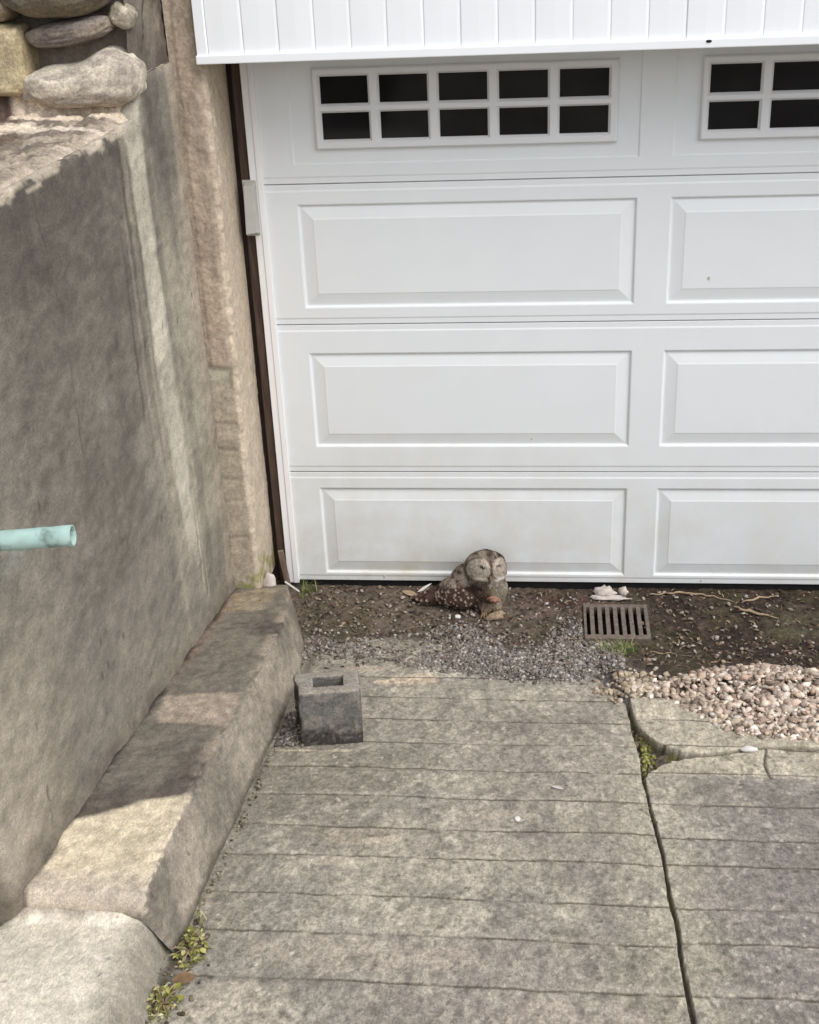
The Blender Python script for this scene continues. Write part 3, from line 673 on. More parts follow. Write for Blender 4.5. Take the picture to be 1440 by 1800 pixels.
def mcol2(U, V, d):
    b = fbm(U * 14, V * 14, 3, 4, 420)
    c_ = np.broadcast_to(alb((122, 112, 102), LD), U.shape + (3,)).copy()
    return c_ * (1 + 0.2 * b)[..., None]
rounded_panel('mortar', lambda U, V, d: (U, -0.555 - d, V), -3.0, XW - 0.022, 1.84, 3.2, 0.012, mcol2, lambda U, V: 1.6 * mort(U, V), M_PLASTER, swall)
mb = MB(); mb.box(-3.0, XW - 0.05, -0.52, 0.4, 1.7, 3.19); mb.build('core', M_PLASTER, swall)

def ico(sub):
    bm = bmesh.new(); bmesh.ops.create_icosphere(bm, subdivisions=sub, radius=1.0)
    bm.verts.ensure_lookup_table()
    V = np.array([v.co[:] for v in bm.verts]); F = np.array([[v.index for v in f.verts] for f in bm.faces]); bm.free()
    return V, F
ICO5, ICO2, ICO1, ICO3 = ico(5), ico(2), ico(1), ico(3)

def stone(name, cen, rad, colf, parent, power=2.6, rot=(0, 0, 0), rough=0.06, seed=0, label=None, bend=0.0, bias=None):
    V, F = ICO5
    S_ = np.sign(V) * np.abs(V) ** (2.0 / power)
    S_ /= (np.sum(np.abs(S_) ** power, 1, keepdims=True)) ** (1 / power)
    S_ = S_ * (1 + rough * fbm(V[:, 0] * 1.6, V[:, 1] * 1.6, V[:, 2] * 1.6, 4, seed) + 0.012 * fbm(V[:, 0] * 9, V[:, 1] * 9, V[:, 2] * 9, 3, seed + 5))[:, None]
    S_ = S_ * (1.03 - 0.085 * worley(V[:, 0] * 1.7 + seed, V[:, 1] * 1.7, V[:, 2] * 1.7, seed)[0])[:, None]
    if bias is not None: S_ = bias(S_)
    Pp = S_ * np.array(rad)
    Pp[:, 2] += bend * (Pp[:, 0] / rad[0]) ** 2 * rad[2]
    R_ = np.array(Matrix.Rotation(rot[2], 3, 'Z') @ Matrix.Rotation(rot[1], 3, 'Y') @ Matrix.Rotation(rot[0], 3, 'X'))
    W_ = Pp @ R_.T + np.array(cen)
    o_ = link(name, mesh_np(name, W_, F, np.clip(colf(S_, W_), 0.004, 0.9)), M_STONE, parent)
    if label: o_['label'] = label
    return o_
def scol(a, b, c3=None, seed=0, k=0.5):
    def f(S_, W_):
        n_ = fbm(S_[:, 0] * 2 + seed, S_[:, 1] * 2, S_[:, 2] * 2, 4, seed); m_ = fbm(W_[:, 0] * 40, W_[:, 1] * 40, W_[:, 2] * 40, 3, seed + 3)
        c_ = mixc(np.broadcast_to(alb(a, LSTN), W_.shape), alb(b, LSTN), sstep(-0.25, 0.45, n_))
        if c3 is not None: c_ = mixc(c_, alb(c3, LSTN), k * sstep(0.1, 0.4, fbm(S_[:, 0] * 1.7, S_[:, 1] * 1.7, S_[:, 2] * 1.7 + 9, 3, seed + 7)))
        return c_ * (1 + 0.12 * m_)[:, None]
    return f
def big_bias(S_):                                            # taller at its right end, dipping towards the left
    T = S_.copy(); t = sstep(-0.1, 0.75, T[:, 0])
    T[:, 2] = T[:, 2] * (0.80 + 0.42 * t) + 0.22 * t - 0.06
    return T
stone('stone', (-0.470, -0.612, 1.962), (0.176, 0.10, 0.074), scol((214, 203, 184), (182, 171, 156), (132, 122, 116), 501, 0.6), swall, 2.9, (0, -0.03, 0.05), 0.07, 501, 'pale smooth bottom stone, largest of the wall, wider at its right end', bias=big_bias)
stone('stone', (-0.487, -0.600, 2.098), (0.133, 0.08, 0.036), scol((150, 138, 124), (118, 106, 98), (160, 152, 150), 511, 0.5), swall, 2.4, (0, -0.13, 0.05), 0.07, 511, 'long narrow grey brown stone between the two bigger ones', bend=0.22)
stone('stone', (-0.508, -0.630, 2.222), (0.155, 0.11, 0.082), scol((126, 116, 100), (108, 98, 86), (140, 130, 108), 521), swall, 2.7, (0, 0.0, 0), 0.05, 521, 'dark wide brown stone at the top of the photo')
stone('stone', (-0.338, -0.588, 2.135), (0.036, 0.045, 0.033), scol((176, 166, 148), (150, 140, 126), None, 531), swall, 3.4, (0, 0.5, 0.15), 0.05, 531, 'small tilted squarish pale stone at the corner')
stone('stone', (-0.692, -0.600, 2.030), (0.078, 0.09, 0.098), scol((206, 190, 154), (184, 168, 134), (150, 136, 112), 541), swall, 5.5, (0, 0.02, 0), 0.03, 541, 'yellow sandstone block at the left edge beside the rounded stones')
stone('stone', (-0.720, -0.600, 2.205), (0.085, 0.09, 0.072), scol((180, 166, 142), (156, 142, 122), None, 551), swall, 5.0, (0, -0.02, 0), 0.03, 551, 'pale tan block above the yellow sandstone block')
stone('stone', (-0.50, -0.60, 2.40), (0.16, 0.10, 0.085), scol((150, 138, 120), (120, 110, 98), None, 561), swall, 2.7, (0, 0.05, 0), 0.06, 561)
stone('stone', (-0.90, -0.60, 2.0), (0.11, 0.09, 0.11), scol((170, 156, 128), (140, 128, 108), None, 571), swall, 4.0, (0, 0, 0), 0.05, 571)

# ---------------------------------------------------------------- pillar beside the door
pil = empty('pillar', (-0.255, -0.12, 0.1))
tag(pil, 'narrow tan plastered pillar with crumbling edge, between retaining wall and garage door', 'pillar')
pxs = resample([(-0.318, -0.248), (-0.215, -0.250), (-0.203, -0.240), (-0.205, 0.02)], 0.0035)
for _ in range(3): pxs[1:-1] = (pxs[:-2] + 2 * pxs[1:-1] + pxs[2:]) / 4
zs = steps((0.055, 2.6, 0.0065))
U, Zz = np.meshgrid(np.arange(len(pxs)), zs, indexing='ij')
PX, PY = pxs[U, 0], pxs[U, 1]
tg = np.gradient(pxs, axis=0); tg /= np.linalg.norm(tg, axis=1, keepdims=True); nr = np.stack([tg[:, 1], -tg[:, 0]], 1)
front = 1 - sstep(-0.236, -0.222, PX) * 1.0
front = np.where(PY > -0.235, 0, front)
n1 = fbm(PX * 9, PY * 9, Zz * 5, 4, 600); n2 = fbm(PX * 28, PY * 28, Zz * 28, 4, 604); n3 = fbm(PX * 80, PY * 80, Zz * 80, 2, 608)
up = sstep(0.955, 0.985, Zz)
course = np.zeros_like(Zz)
for zc in (0.315, 0.465, 0.545, 0.665, 0.765, 0.900):
    course = np.maximum(course, 1 - sstep(0.003, 0.011, np.abs(Zz - zc - 0.005 * vnoise(PX * 40, zc * 9, 0, 612))))
edge_ = np.exp(-((PX + 0.208) / 0.012) ** 2) * (PY < -0.2)
dsp = up * front * (0.0013 * np.clip(n2, -0.6, 1) + 0.0013 * n3) + (1 - up) * (0.003 * n1 + 0.0015 * n2) - 0.002 * course * (1 - up) * front
dsp = dsp - 0.008 * edge_ * np.clip(n2 + 0.25, 0, 1) + 0.004 * up * front * sstep(-0.300, -0.285, PX)
band = sstep(0.900, 0.908, Zz) * sstep(0.975, 0.967, Zz)
dsp = dsp - 0.004 * band * front
P = np.stack([PX + nr[U, 0] * dsp, PY + nr[U, 1] * dsp, Zz], -1)
P[..., 0] -= 0.012 * np.clip(Zz - 1.3, 0, 9) * 0.0
c = np.broadcast_to(alb((172, 157, 139), LPIL), P.shape).copy()
c = mixc(c, alb((156, 143, 127), LPIL), sstep(-0.2, 0.5, n1))
c = mixc(c, alb((166, 156, 138), LPIL), (1 - up) * 0.85)
c = mixc(c, alb((172, 166, 146), LPIL), band * front * 0.9)
c = mixc(c, alb((118, 108, 96), LPIL), course * (1 - up) * front * 0.35)
c = mixc(c, alb((190, 176, 156), LPIL), 0.75 * sstep(-0.228, -0.214, PX))  # reveal painted lighter: light from the right put into the colour
c = mixc(c, alb((118, 106, 94), LPIL), 0.6 * sstep(0.45, 0.8, n2) * sstep(-0.02, 0.4, n1) * up * front)
c = mixc(c, alb((124, 122, 70), LPIL), 0.75 * sstep(0.24, 0.15, Zz + 0.06 * n1) * sstep(-0.4, 0.3, n2))
c = c * (1 + 0.10 * n2 + 0.06 * n3)[..., None]
grid('pillar_face', P, np.clip(c, 0.004, 0.9), M_PLASTER, pil)
mb = MB(); mb.box(-0.315, -0.222, -0.23, 0.02, -0.1, 2.59); mb.build('core', M_PLASTER, pil)

# ---------------------------------------------------------------- house front above the door
hw = empty('house_wall', (2.4, -0.15, 1.96))
tag(hw, 'bright white vertical board siding hanging above the garage door', 'house wall')
YS = -0.275
mb = MB(); xL, xR, zB, zT = -0.218, 5.6, 1.992, 4.2
g0, pitch = -0.184, 0.1108
edges = [xL] + [g0 + pitch * k for k in range(53)]
edges = [e for e in edges if e < xR] + [xR]
for k, (a, b) in enumerate(zip(edges[:-1], edges[1:])):
    dy = 0.0012 * RNG.uniform(-1, 1)
    prof_ = [(a + 0.001, 0.0018), (a + 0.003, 0.0003), (a + 0.009, 0.0), ((a + b) / 2, -0.0010), (b - 0.010, 0.0), (b - 0.004, 0.0008), (b - 0.0025, 0.0018), (b + 0.001, 0.0019)]
    if b - a < 0.05: prof_ = [(a, 0.02), (a, -0.005), (b - 0.004, -0.005), (b, 0.0018)]
    for (x0, d0), (x1, d1) in zip(prof_[:-1], prof_[1:]):
        mb.quad((x0, YS + d0 + dy, zB - 0.004), (x1, YS + d1 + dy, zB - 0.004), (x1, YS + d1 + dy, zT), (x0, YS + d0 + dy, zT))
mb.build('siding', M_SIDING, hw, smooth=False)
mb = MB(); mb.box(-0.222, 5.6, YS - 0.012, YS + 0.02, 1.964, 1.990); mb.build('bottom_trim', M_SIDING, hw, bevel=0.003)
mb = MB(); mb.box(-0.20, 5.6, YS + 0.022, 0.06, 1.972, 2.4); mb.build('soffit', M_TRIM, hw)
mb = MB(); mb.box(-0.215, 5.6, YS + 0.075, 0.05, 2.41, 4.2); mb.build('backing', M_TRIM, hw)
V, F = ICO2; me = mesh_np('trim_mark', V * np.array([0.009, 0.003, 0.0045]) + np.array([1.322, YS - 0.0125, 1.983]), F); link('trim_mark', me, M_RUBBER, hw)  # added blob standing in for a tiny dark mark on the trim

# ---------------------------------------------------------------- garage door
DW0, DW1 = -0.112, 5.03
gd = empty('garage_door', (2.4, 0.02, 0.0))
tag(gd, 'white sectional garage door with raised panels and dark window lights', 'garage door')
PANX = [(1.2587 * k, 1.2587 * k + 1.1523) for k in range(4)]
YM = -0.003
def section(zb, zt, panels, window=False):
    mb = MB()
    bh = 0.026
    R0 = (DW0, DW1, zb + bh, zt - bh)
    mb.plate(R0, YM, panels)
    for (za, zc, sgn) in ((zt - bh, zt - 0.0015, 1), (zb + bh, zb + 0.0015, -1)):
        zi = za + sgn * 0.006
        mb.quad((DW0, YM, za), (DW1, YM, za), (DW1, -0.0010, zi), (DW0, -0.0010, zi))
        mb.quad((DW0, -0.0010, zi), (DW1, -0.0010, zi), (DW1, -0.0010, zc - sgn * 0.0015), (DW0, -0.0010, zc - sgn * 0.0015))
        mb.quad((DW0, -0.0010, zc - sgn * 0.0015), (DW1, -0.0010, zc - sgn * 0.0015), (DW1, 0.0004, zc), (DW0, 0.0004, zc))
    for p in panels:
        i = lambda d: (p[0] + d, p[1] - d, p[2] + d, p[3] - d)
        if window:
            mb.ring(i(0), YM, i(0.004), 0.002); mb.plate(i(0.004), 0.002)
        else:
            mb.ring(i(0), YM, i(0.003), YM + 0.001); mb.ring(i(0.003), YM + 0.001, i(0.0085), 0.0052); mb.ring(i(0.0085), 0.0052, i(0.013), 0.0056)
            mb.ring(i(0.013), 0.0056, i(0.050), -0.0015); mb.ring(i(0.050), -0.0015, i(0.054), YM); mb.plate(i(0.054), YM)
    for x in (DW0, DW1):
        mb.quad((x, YM, zb), (x, YM, zt), (x, 0.04, zt), (x, 0.04, zb))
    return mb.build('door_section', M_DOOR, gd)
TOPS = [(1.102, 1.470), (0.569, 0.937), (0.036, 0.404)]
ZSE = [2.13, 1.537, 1.042, 0.468, 0.003]
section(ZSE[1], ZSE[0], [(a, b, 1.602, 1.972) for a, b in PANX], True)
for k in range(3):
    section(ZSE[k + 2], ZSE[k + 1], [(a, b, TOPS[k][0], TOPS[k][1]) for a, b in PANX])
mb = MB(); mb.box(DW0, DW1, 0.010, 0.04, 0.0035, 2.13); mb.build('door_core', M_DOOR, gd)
for fx, fz, fy, fr_ in ((0.055, 0.190, 0.004, 0.006), (0.540, 0.098, -0.0025, 0.004), (1.400, 1.190, -0.003, 0.007), (1.235, 0.078, 0.0, 0.004), (1.44, 0.018, -0.003, 0.004), (0.23, 0.022, -0.003, 0.005), (0.80, 0.60, -0.003, 0.003)):
    V, F = ICO2; me = mesh_np('mud_fleck', V * np.array([fr_ * 0.7, 0.0012, fr_]) + np.array([fx, fy, fz]), F); link('mud_fleck', me, M_FLECK, gd)
mb = MB(); mb.box(DW0 + 0.01, DW1, 0.008, 0.034, -0.07, 0.003); mb.build('bottom_seal', M_RUBBER, gd)
def window(x):
    mb = MB(); O = (x + 0.082, x + 1.080, 1.650, 1.912); yf = -0.015
    xs_ = [x + 0.109 + 0.1955 * k for k in range(5)]
    panes = [(a, a + 0.1565, z0, z1) for a in xs_ for (z0, z1) in ((1.683, 1.768), (1.798, 1.883))]
    ex = lambda r, d: (r[0] - d, r[1] + d, r[2] - d, r[3] + d)
    mb.ring(O, 0.0015, ex(O, -0.003), yf + 0.003); mb.ring(ex(O, -0.003), yf + 0.003, ex(O, -0.007), yf)
    mb.plate(ex(O, -0.007), yf, [ex(p, 0.008) for p in panes])
    for p in panes:
        mb.ring(ex(p, 0.008), yf, ex(p, 0.001), yf + 0.009); mb.ring(ex(p, 0.001), yf + 0.009, p, -0.001)
    f = mb.build('window', M_MUNTIN, gd)
    mb = MB()
    for p in panes: mb.quad((p[0] - 0.002, -0.002, p[2] - 0.002), (p[1] + 0.002, -0.002, p[2] - 0.002), (p[1] + 0.002, -0.002, p[3] + 0.002), (p[0] - 0.002, -0.002, p[3] + 0.002))
    g = mb.build('pane', M_GLASS); g.parent = f; g.matrix_parent_inverse = Matrix.Identity(4)
    f_off = Vector(gd.location)
    g.matrix_parent_inverse = f.matrix_parent_inverse.copy() if False else Matrix.Identity(4)
    return f, g
for a, b in PANX: window(a)

# door frame: brown jamb board, white stop
df = empty('door_frame', (-0.15, 0.0, 0.0))
tag(df, 'white door stop with dark brown jamb board at the left edge of the garage door', 'door frame')
mb = MB(); mb.box(-0.186, -0.146, 0.004, 0.10, -0.02, 2.1); mb.build('jamb_board', M_BROWN, df, bevel=0.003)
mb = MB(); mb.box(-0.26, -0.188, 0.045, 0.11, -0.02, 2.1); mb.build('backing_board', M_BROWN, df, bevel=0.002)
mb = MB(); mb.box(-0.1525, -0.128, -0.008, 0.0035, -0.005, 2.1); mb.box(-0.1275, -0.1075, -0.012, 0.0035, -0.005, 2.1); mb.build('stop', M_TRIM, df, bevel=0.002)
bx = empty('bracket_box', (-0.152, -0.01, 1.46))
tag(bx, 'small grey plastic box fixed on the jamb left of the top panels', 'box')
mb = MB()
for (x0, x1, z0, z1, y0) in ((-0.176, -0.137, 1.372, 1.545, -0.046),):
    v = [(x0, y0, z0 + 0.006), (x1, y0 + 0.004, z0 + 0.012), (x1, y0 + 0.004, z1 - 0.004), (x0 + 0.006, y0, z1)]
    b_ = [(x0, -0.0085, z0 - 0.004), (x1 + 0.004, -0.0085, z0), (x1 + 0.004, -0.0085, z1 + 0.004), (x0 + 0.004, -0.0085, z1 + 0.006)]
    mb.quad(*v)
    for i in range(4):
        j = (i + 1) % 4; mb.quad(v[i], b_[i], b_[j], v[j])
    mb.quad(*b_[::-1])
mb.build('cover', M_BOXM, bx, bevel=0.003)
mb = MB(); mb.box(-0.181, -0.134, -0.0082, 0.0038, 1.366, 1.556); mb.build('back_plate', M_BOXM, bx, bevel=0.001)

# ---------------------------------------------------------------- drain pipe in the wall
def tube(path_, rad, seg=20, thick=None):
    """tube along path; closed pipe wall when thick is set"""
    path_ = [Vector(p) for p in path_]; rings = []
    for i, p in enumerate(path_):
        t = (path_[min(i + 1, len(path_) - 1)] - path_[max(i - 1, 0)]).normalized()
        a = t.cross(Vector((0, 0, 1))); a = a.normalized() if a.length > 1e-4 else Vector((1, 0, 0)); b_ = t.cross(a)
        r = rad[i] if isinstance(rad, (list, tuple)) else rad
        rings.append([p + (a * math.cos(2 * math.pi * k / seg) + b_ * math.sin(2 * math.pi * k / seg)) * r for k in range(seg)])
    if thick:
        t = (path_[-1] - path_[-2]).normalized(); n_ = len(rings)
        inner = []
        for i in reversed(range(n_)):
            inner.append([path_[i] + (q - path_[i]) * (1 - thick / (q - path_[i]).length) for q in rings[i]])
        rings += inner
    V = np.array([q[:] for r in rings for q in r]); Q = []
    for i in range(len(rings) - 1):
        for k in range(seg):
            Q.append((i * seg + k, i * seg + (k + 1) % seg, (i + 1) * seg + (k + 1) % seg, (i + 1) * seg + k))
    return V, np.array(Q)
p0 = Vector((XW - 0.06, -2.125, 1.254)); dr = Vector((1, 0.07, 0.055)).normalized()
V, Q = tube([p0 + dr * t for t in np.linspace(0, 0.262, 14)], 0.0215, 28, 0.003)
V = V + 0.0008 * fbm(V[:, 0] * 40, V[:, 1] * 40, V[:, 2] * 40, 3, 700)[:, None]
o = link('drain_pipe', mesh_np('drain_pipe', V, Q), M_COPPER)
tag(o, 'pale green weathered copper pipe stub sticking out of the retaining wall', 'pipe')

# ---------------------------------------------------------------- cinder block
def cinder():
    w, d, h = 0.186, 0.152, 0.176; hx0, hx1, hy0, hy1 = 0.044, 0.137, 0.042, 0.114
    st = 0.0045
    us = steps((0, hx0, st), (hx0, hx1, st), (hx1, w, st)); vs = steps((0, hy0, st), (hy0, hy1, st), (hy1, d, st)); ws = steps((0, h, st))
    bm = bmesh.new(); cache = {}
    def vert(p):
        k = (round(p[0], 5), round(p[1], 5), round(p[2], 5))
        if k not in cache: cache[k] = bm.verts.new(p)
        return cache[k]
    def face(ps):
        vv = [vert(p) for p in ps]
        try: bm.faces.new(vv)
        except ValueError: pass
    def sheet(A, B, f, skip=None):
        for a0, a1 in zip(A[:-1], A[1:]):
            for b0, b1 in zip(B[:-1], B[1:]):
                if skip and skip((a0 + a1) / 2, (b0 + b1) / 2): continue
                face([f(a0, b0), f(a1, b0), f(a1, b1), f(a0, b1)])
    inh = lambda a, b: hx0 < a < hx1 and hy0 < b < hy1
    sheet(us, vs, lambda a, b: (a, b, h), inh); sheet(us, vs, lambda a, b: (a, b, 0), inh)
    sheet(us, ws, lambda a, b: (a, 0, b)); sheet(us, ws, lambda a, b: (a, d, b)); sheet(vs, ws, lambda a, b: (0, a, b)); sheet(vs, ws, lambda a, b: (w, a, b))
    uh = us[(us >= hx0 - 1e-6) & (us <= hx1 + 1e-6)]; vh = vs[(vs >= hy0 - 1e-6) & (vs <= hy1 + 1e-6)]
    for y_ in (hy0, hy1): sheet(uh, ws, lambda a, b, y_=y_: (a, y_, b))
    for x_ in (hx0, hx1): sheet(vh, ws, lambda a, b, x_=x_: (x_, a, b))
    bmesh.ops.recalc_face_normals(bm, faces=bm.faces)
    bm.normal_update()
    V = np.array([v.co[:] for v in bm.verts]); Nn = np.array([v.normal[:] for v in bm.verts]); F = np.array([[v.index for v in f.verts] for f in (bm.verts.index_update(), bm.faces)[1]])
    bm.free()
    x, y, z = V.T
    n1 = fbm(x * 25, y * 25, z * 25, 4, 720); n2 = fbm(x * 90, y * 90, z * 90, 3, 724)
    # worn corners; ragged broken left side with a hollow
    corner = np.exp(-(np.minimum(x, w - x) / 0.006) ** 2) * np.exp(-(np.minimum(y, d - y) / 0.006) ** 2) + np.exp(-((h - z) / 0.006) ** 2) * np.exp(-(np.minimum(np.minimum(x, w - x), np.minimum(y, d - y)) / 0.006) ** 2)
    V2 = V + Nn * (0.0012 * n1 + 0.0011 * n2 - 0.006 * corner * np.clip(0.5 + n1, 0, 1.2))[:, None]
    left = (1 - sstep(0.0, 0.03, x)) * sstep(0.012, 0.04, y) * sstep(d - 0.006, d - 0.03, y) * sstep(h - 0.014, h - 0.05, z)
    V2[:, 0] += 0.034 * left * (0.8 + 0.9 * n1)
    V2[:, 0] -= 0.022 * sstep(0.05, 0.13, y) * (1 - sstep(0.0, 0.045, x)) * (0.8 + 0.5 * n1)
    c = np.broadcast_to(alb((124, 121, 116), LBLK), V.shape).copy()
    c = mixc(c, alb((142, 136, 128), LBLK), sstep(-0.1, 0.5, n1))
    mot = sstep(0.085, 0.03, z + 0.022 * n1 + 0.012 * n2)
    c = mixc(c, alb((58, 52, 46), LBLK), 0.85 * mot * sstep(-0.5, 0.25, n2 + 0.5 * mot))
    c = mixc(c, alb((158, 150, 140), 1.25), sstep(h - 0.006, h - 0.001, z))
    c = mixc(c, alb((184, 172, 156), 1.6), sstep(h - 0.01, h, z) * (1 - sstep(0.0, 0.012, y)) * 0.6)
    c = mixc(c, alb((70, 68, 50), LBLK), 0.8 * (1 - sstep(0.002, 0.012, x)) * sstep(-0.5, 0.2, n1) * sstep(h, h - 0.02, z))
    c = c * (1 + 0.12 * n2)[:, None]
    return V2, F, c
V, F, c = cinder()
yaw = 0.185
ex = Vector((math.cos(yaw), math.sin(yaw), -0.017)).normalized(); ez = Vector((0.0, 0.0, 1.0)); ey0 = Vector((-math.sin(yaw), math.cos(yaw), -0.15)).normalized()
ez = ex.cross(ey0).normalized(); ey = ez.cross(ex)
Rm = np.array([[ex[i], ey[i], ez[i]] for i in range(3)])
V = V @ Rm.T
blk = link('cinder_block', mesh_np('cinder_block', V, F, np.clip(c, 0.004, 0.9)), M_BLOCK)
blk.location = (0.126, -1.250, 0.121)
tag(blk, 'grey half cinder block with square hole, standing against the curb', 'cinder block')

# ---------------------------------------------------------------- floor drain
dg = empty('drain_grate', (1.11, -0.255, -0.02))
tag(dg, 'dirty slotted floor drain grate in the dirt before the door', 'drain grate')
mb = MB(); zt_ = -0.0165
X0, X1, Y0, Y1 = 0.994, 1.229, -0.376, -0.130
slots = []
for k in range(8):
    xa = 1.003 + 0.0285 * k
    slots.append((xa, xa + 0.0135, -0.350 + 0.004 * (k % 2), -0.152))
xs_ = sorted({X0, X1} | {v for s_ in slots for v in s_[:2]}); ys_ = sorted({Y0, Y1} | {v for s_ in slots for v in s_[2:]})
for xa, xb_ in zip(xs_[:-1], xs_[1:]):
    for ya, yb in zip(ys_[:-1], ys_[1:]):
        cx_, cy_ = (xa + xb_) / 2, (ya + yb) / 2
        if any(s_[0] < cx_ < s_[1] and s_[2] < cy_ < s_[3] for s_ in slots): continue
        mb.quad((xa, ya, zt_), (xb_, ya, zt_), (xb_, yb, zt_), (xa, yb, zt_))
for s_ in slots:
    a = [(s_[0], s_[2]), (s_[1], s_[2]), (s_[1], s_[3]), (s_[0], s_[3])]
    for i in range(4):
        j = (i + 1) % 4; mb.quad((*a[i], zt_), (*a[j], zt_), (*a[j], zt_ - 0.03), (*a[i], zt_ - 0.03))
a = [(X0, Y0), (X1, Y0), (X1, Y1), (X0, Y1)]
for i in range(4):
    j = (i + 1) % 4; mb.quad((*a[i], zt_), (*a[j], zt_), (*a[j], zt_ - 0.03), (*a[i], zt_ - 0.03))
mb.build('grille', M_IRON, dg)
mb = MB(); mb.box(1.0, 1.222, -0.37, -0.14, -0.19, -0.18); mb.build('sump', M_HOLLOW, dg)

# ---------------------------------------------------------------- scattered stones and litter
def scatter(name, items, base, mat, label, cat, kind='stuff', parent=None):
    """items: list of (pos, radii(3), rotation matrix, colour); base = (V, F)"""
    V0, F0 = base; Vs, Fs, Cs = [], [], []
    for i, (p, r, Rm_, cl) in enumerate(items):
        k = 1 + 0.42 * fbm(V0[:, 0] * 1.3 + i * 3.1, V0[:, 1] * 1.3, V0[:, 2] * 1.3, 2, 800)
        W_ = (V0 * k[:, None] * np.array(r)) @ np.array(Rm_).T + np.array(p)
        Vs.append(W_); Fs.append(F0 + i * len(V0)); Cs.append(np.broadcast_to(cl, V0.shape))
    o_ = link(name, mesh_np(name, np.concatenate(Vs), np.concatenate(Fs), np.clip(np.concatenate(Cs), 0.004, 0.9), smooth=len(V0) > 50), mat, parent)
    return tag(o_, label, cat, kind=kind)
def rrot(flat=1.0):
    return np.array((Matrix.Rotation(RNG.uniform(0, 6.28), 3, 'Z') @ Matrix.Rotation(RNG.gauss(0, 0.5) * flat, 3, 'X') @ Matrix.Rotation(RNG.gauss(0, 0.5) * flat, 3, 'Y')))

# tan gravel heap
HEAP = [(1.13, -0.86), (1.24, -0.905), (1.30, -0.975), (1.42, -1.13), (1.65, -1.17), (1.95, -1.18), (2.3, -1.0), (2.3, -0.65), (1.75, -0.66), (1.56, -0.61), (1.38, -0.68), (1.27, -0.76), (1.16, -0.80)]
TAN = [(200, 180, 163), (188, 168, 150), (216, 200, 184), (172, 154, 138), (150, 132, 118), (230, 218, 204), (194, 178, 158), (132, 118, 106), (208, 188, 174), (176, 162, 150), (236, 226, 212), (186, 162, 144), (206, 190, 172), (196, 176, 160)]
items = []
tries = 0
while len(items) < 5000 and tries < 40000:
    tries += 1
    x, y = RNG.uniform(1.1, 2.3), RNG.uniform(-1.2, -0.58)
    if not bool(inpoly(np.array(x), np.array(y), HEAP)): continue
    dd = float(polydist(np.array(x), np.array(y), HEAP + [HEAP[0]]))
    if dd < 0.012 and RNG.random() < 0.4: continue
    r = (0.0042 + 0.0105 * RNG.random() ** 1.7) * (1 if dd > 0.03 else 0.8)
    hh = 0.036 * min(1, dd / 0.17) * RNG.uniform(0.35, 1.05)
    zb = max(float(drive_z(y)) + 0.010, float(soil_h(np.array(x), np.array(y))))
    cl = alb(RNG.choice(TAN), LG * 0.92) * RNG.uniform(0.62, 1.1)
    items.append(((x, y, zb + hh + r * 0.35), (r * RNG.uniform(1.0, 1.9), r * RNG.uniform(0.75, 1.15), r * RNG.uniform(0.45, 0.8)), rrot(), cl))
scatter('gravel_pile', items, ICO1, M_CHIP, 'heap of tan pebbles spread over the broken slab corner', 'gravel')
# loose pebbles where the joint reaches the dirt
items = []
for _ in range(240):
    x, y = RNG.gauss(1.150, 0.050), RNG.gauss(-0.81, 0.045)
    r = RNG.uniform(0.004, 0.011)
    items.append(((x, y, max(float(drive_z(y)), float(soil_h(np.array(x), np.array(y)))) + r * 0.4), (r * 1.2, r, r * 0.7), rrot(), alb(RNG.choice([(206, 188, 166), (226, 218, 206), (180, 162, 140), (196, 180, 154), (150, 136, 118), (216, 202, 184)]), LG) * RNG.uniform(0.55, 1.0)))
for _ in range(70):
    t = RNG.random(); x, y = 1.12 + 0.02 * RNG.gauss(0, 1) + 0.03 * t, -1.0 - 0.38 * t
    r = RNG.uniform(0.003, 0.009)
    items.append(((x, y, float(drive_z(y)) - 0.026 + r * 0.4), (r * 1.2, r, r * 0.8), rrot(), alb(RNG.choice([(150, 140, 120), (110, 100, 84), (200, 190, 176), (96, 88, 66)]), LG)))
scatter('loose_pebbles', items, ICO2, M_CHIP, 'loose pale pebbles spilling into the end of the driveway joint', 'pebbles')
# grey grit in front of the owl
items = []
GR = [(140, 132, 126), (126, 119, 113), (150, 142, 134), (112, 105, 98), (182, 174, 166), (134, 124, 114), (120, 110, 100)]
while len(items) < 4600:
    x, y = RNG.uniform(-0.05, 1.12), RNG.uniform(-0.80, -0.06)
    yt = float(np.interp(x, [-0.05, 0.15, 0.4, 0.6, 0.85, 1.02, 1.12], [-0.56, -0.56, -0.62, -0.70, -0.735, -0.715, -0.68]))
    if y < yt + 0.02 * RNG.gauss(0, 1): continue
    gn = float(fbm(np.array(x * 5.0), np.array(y * 6.0), 0, 3, 142))
    dens = float(sstep(-0.20, -0.55, np.array(y + 0.16 * gn))) * 0.9 + 0.05
    if x < 0.42: dens *= 0.32 + 0.3 * gn
    if RNG.random() > dens: continue
    if 0.985 < x < 1.235 and -0.395 < y < -0.118: continue
    r = RNG.uniform(0.0026, 0.0066) * (1.35 if RNG.random() < 0.15 else 1)
    z = max(float(soil_h(np.array(x), np.array(y))), float(drive_z(y)))
    items.append(((x, y, z + r * 0.5), (r * 1.3, r, r * 0.75), rrot(), alb(RNG.choice(GR), LG) * RNG.uniform(0.7, 1.1)))
for _ in range(260):                                            # grit between block and curb
    x, y = RNG.uniform(0.045, 0.135), RNG.uniform(-1.25, -1.02)
    r = RNG.uniform(0.003, 0.007)
    items.append(((x, y, float(drive_z(y)) + 0.002 + r * 0.4 * RNG.uniform(0.5, 2.5)), (r * 1.3, r, r * 0.8), rrot(), alb(RNG.choice(GR), LG) * RNG.uniform(0.5, 1.05)))
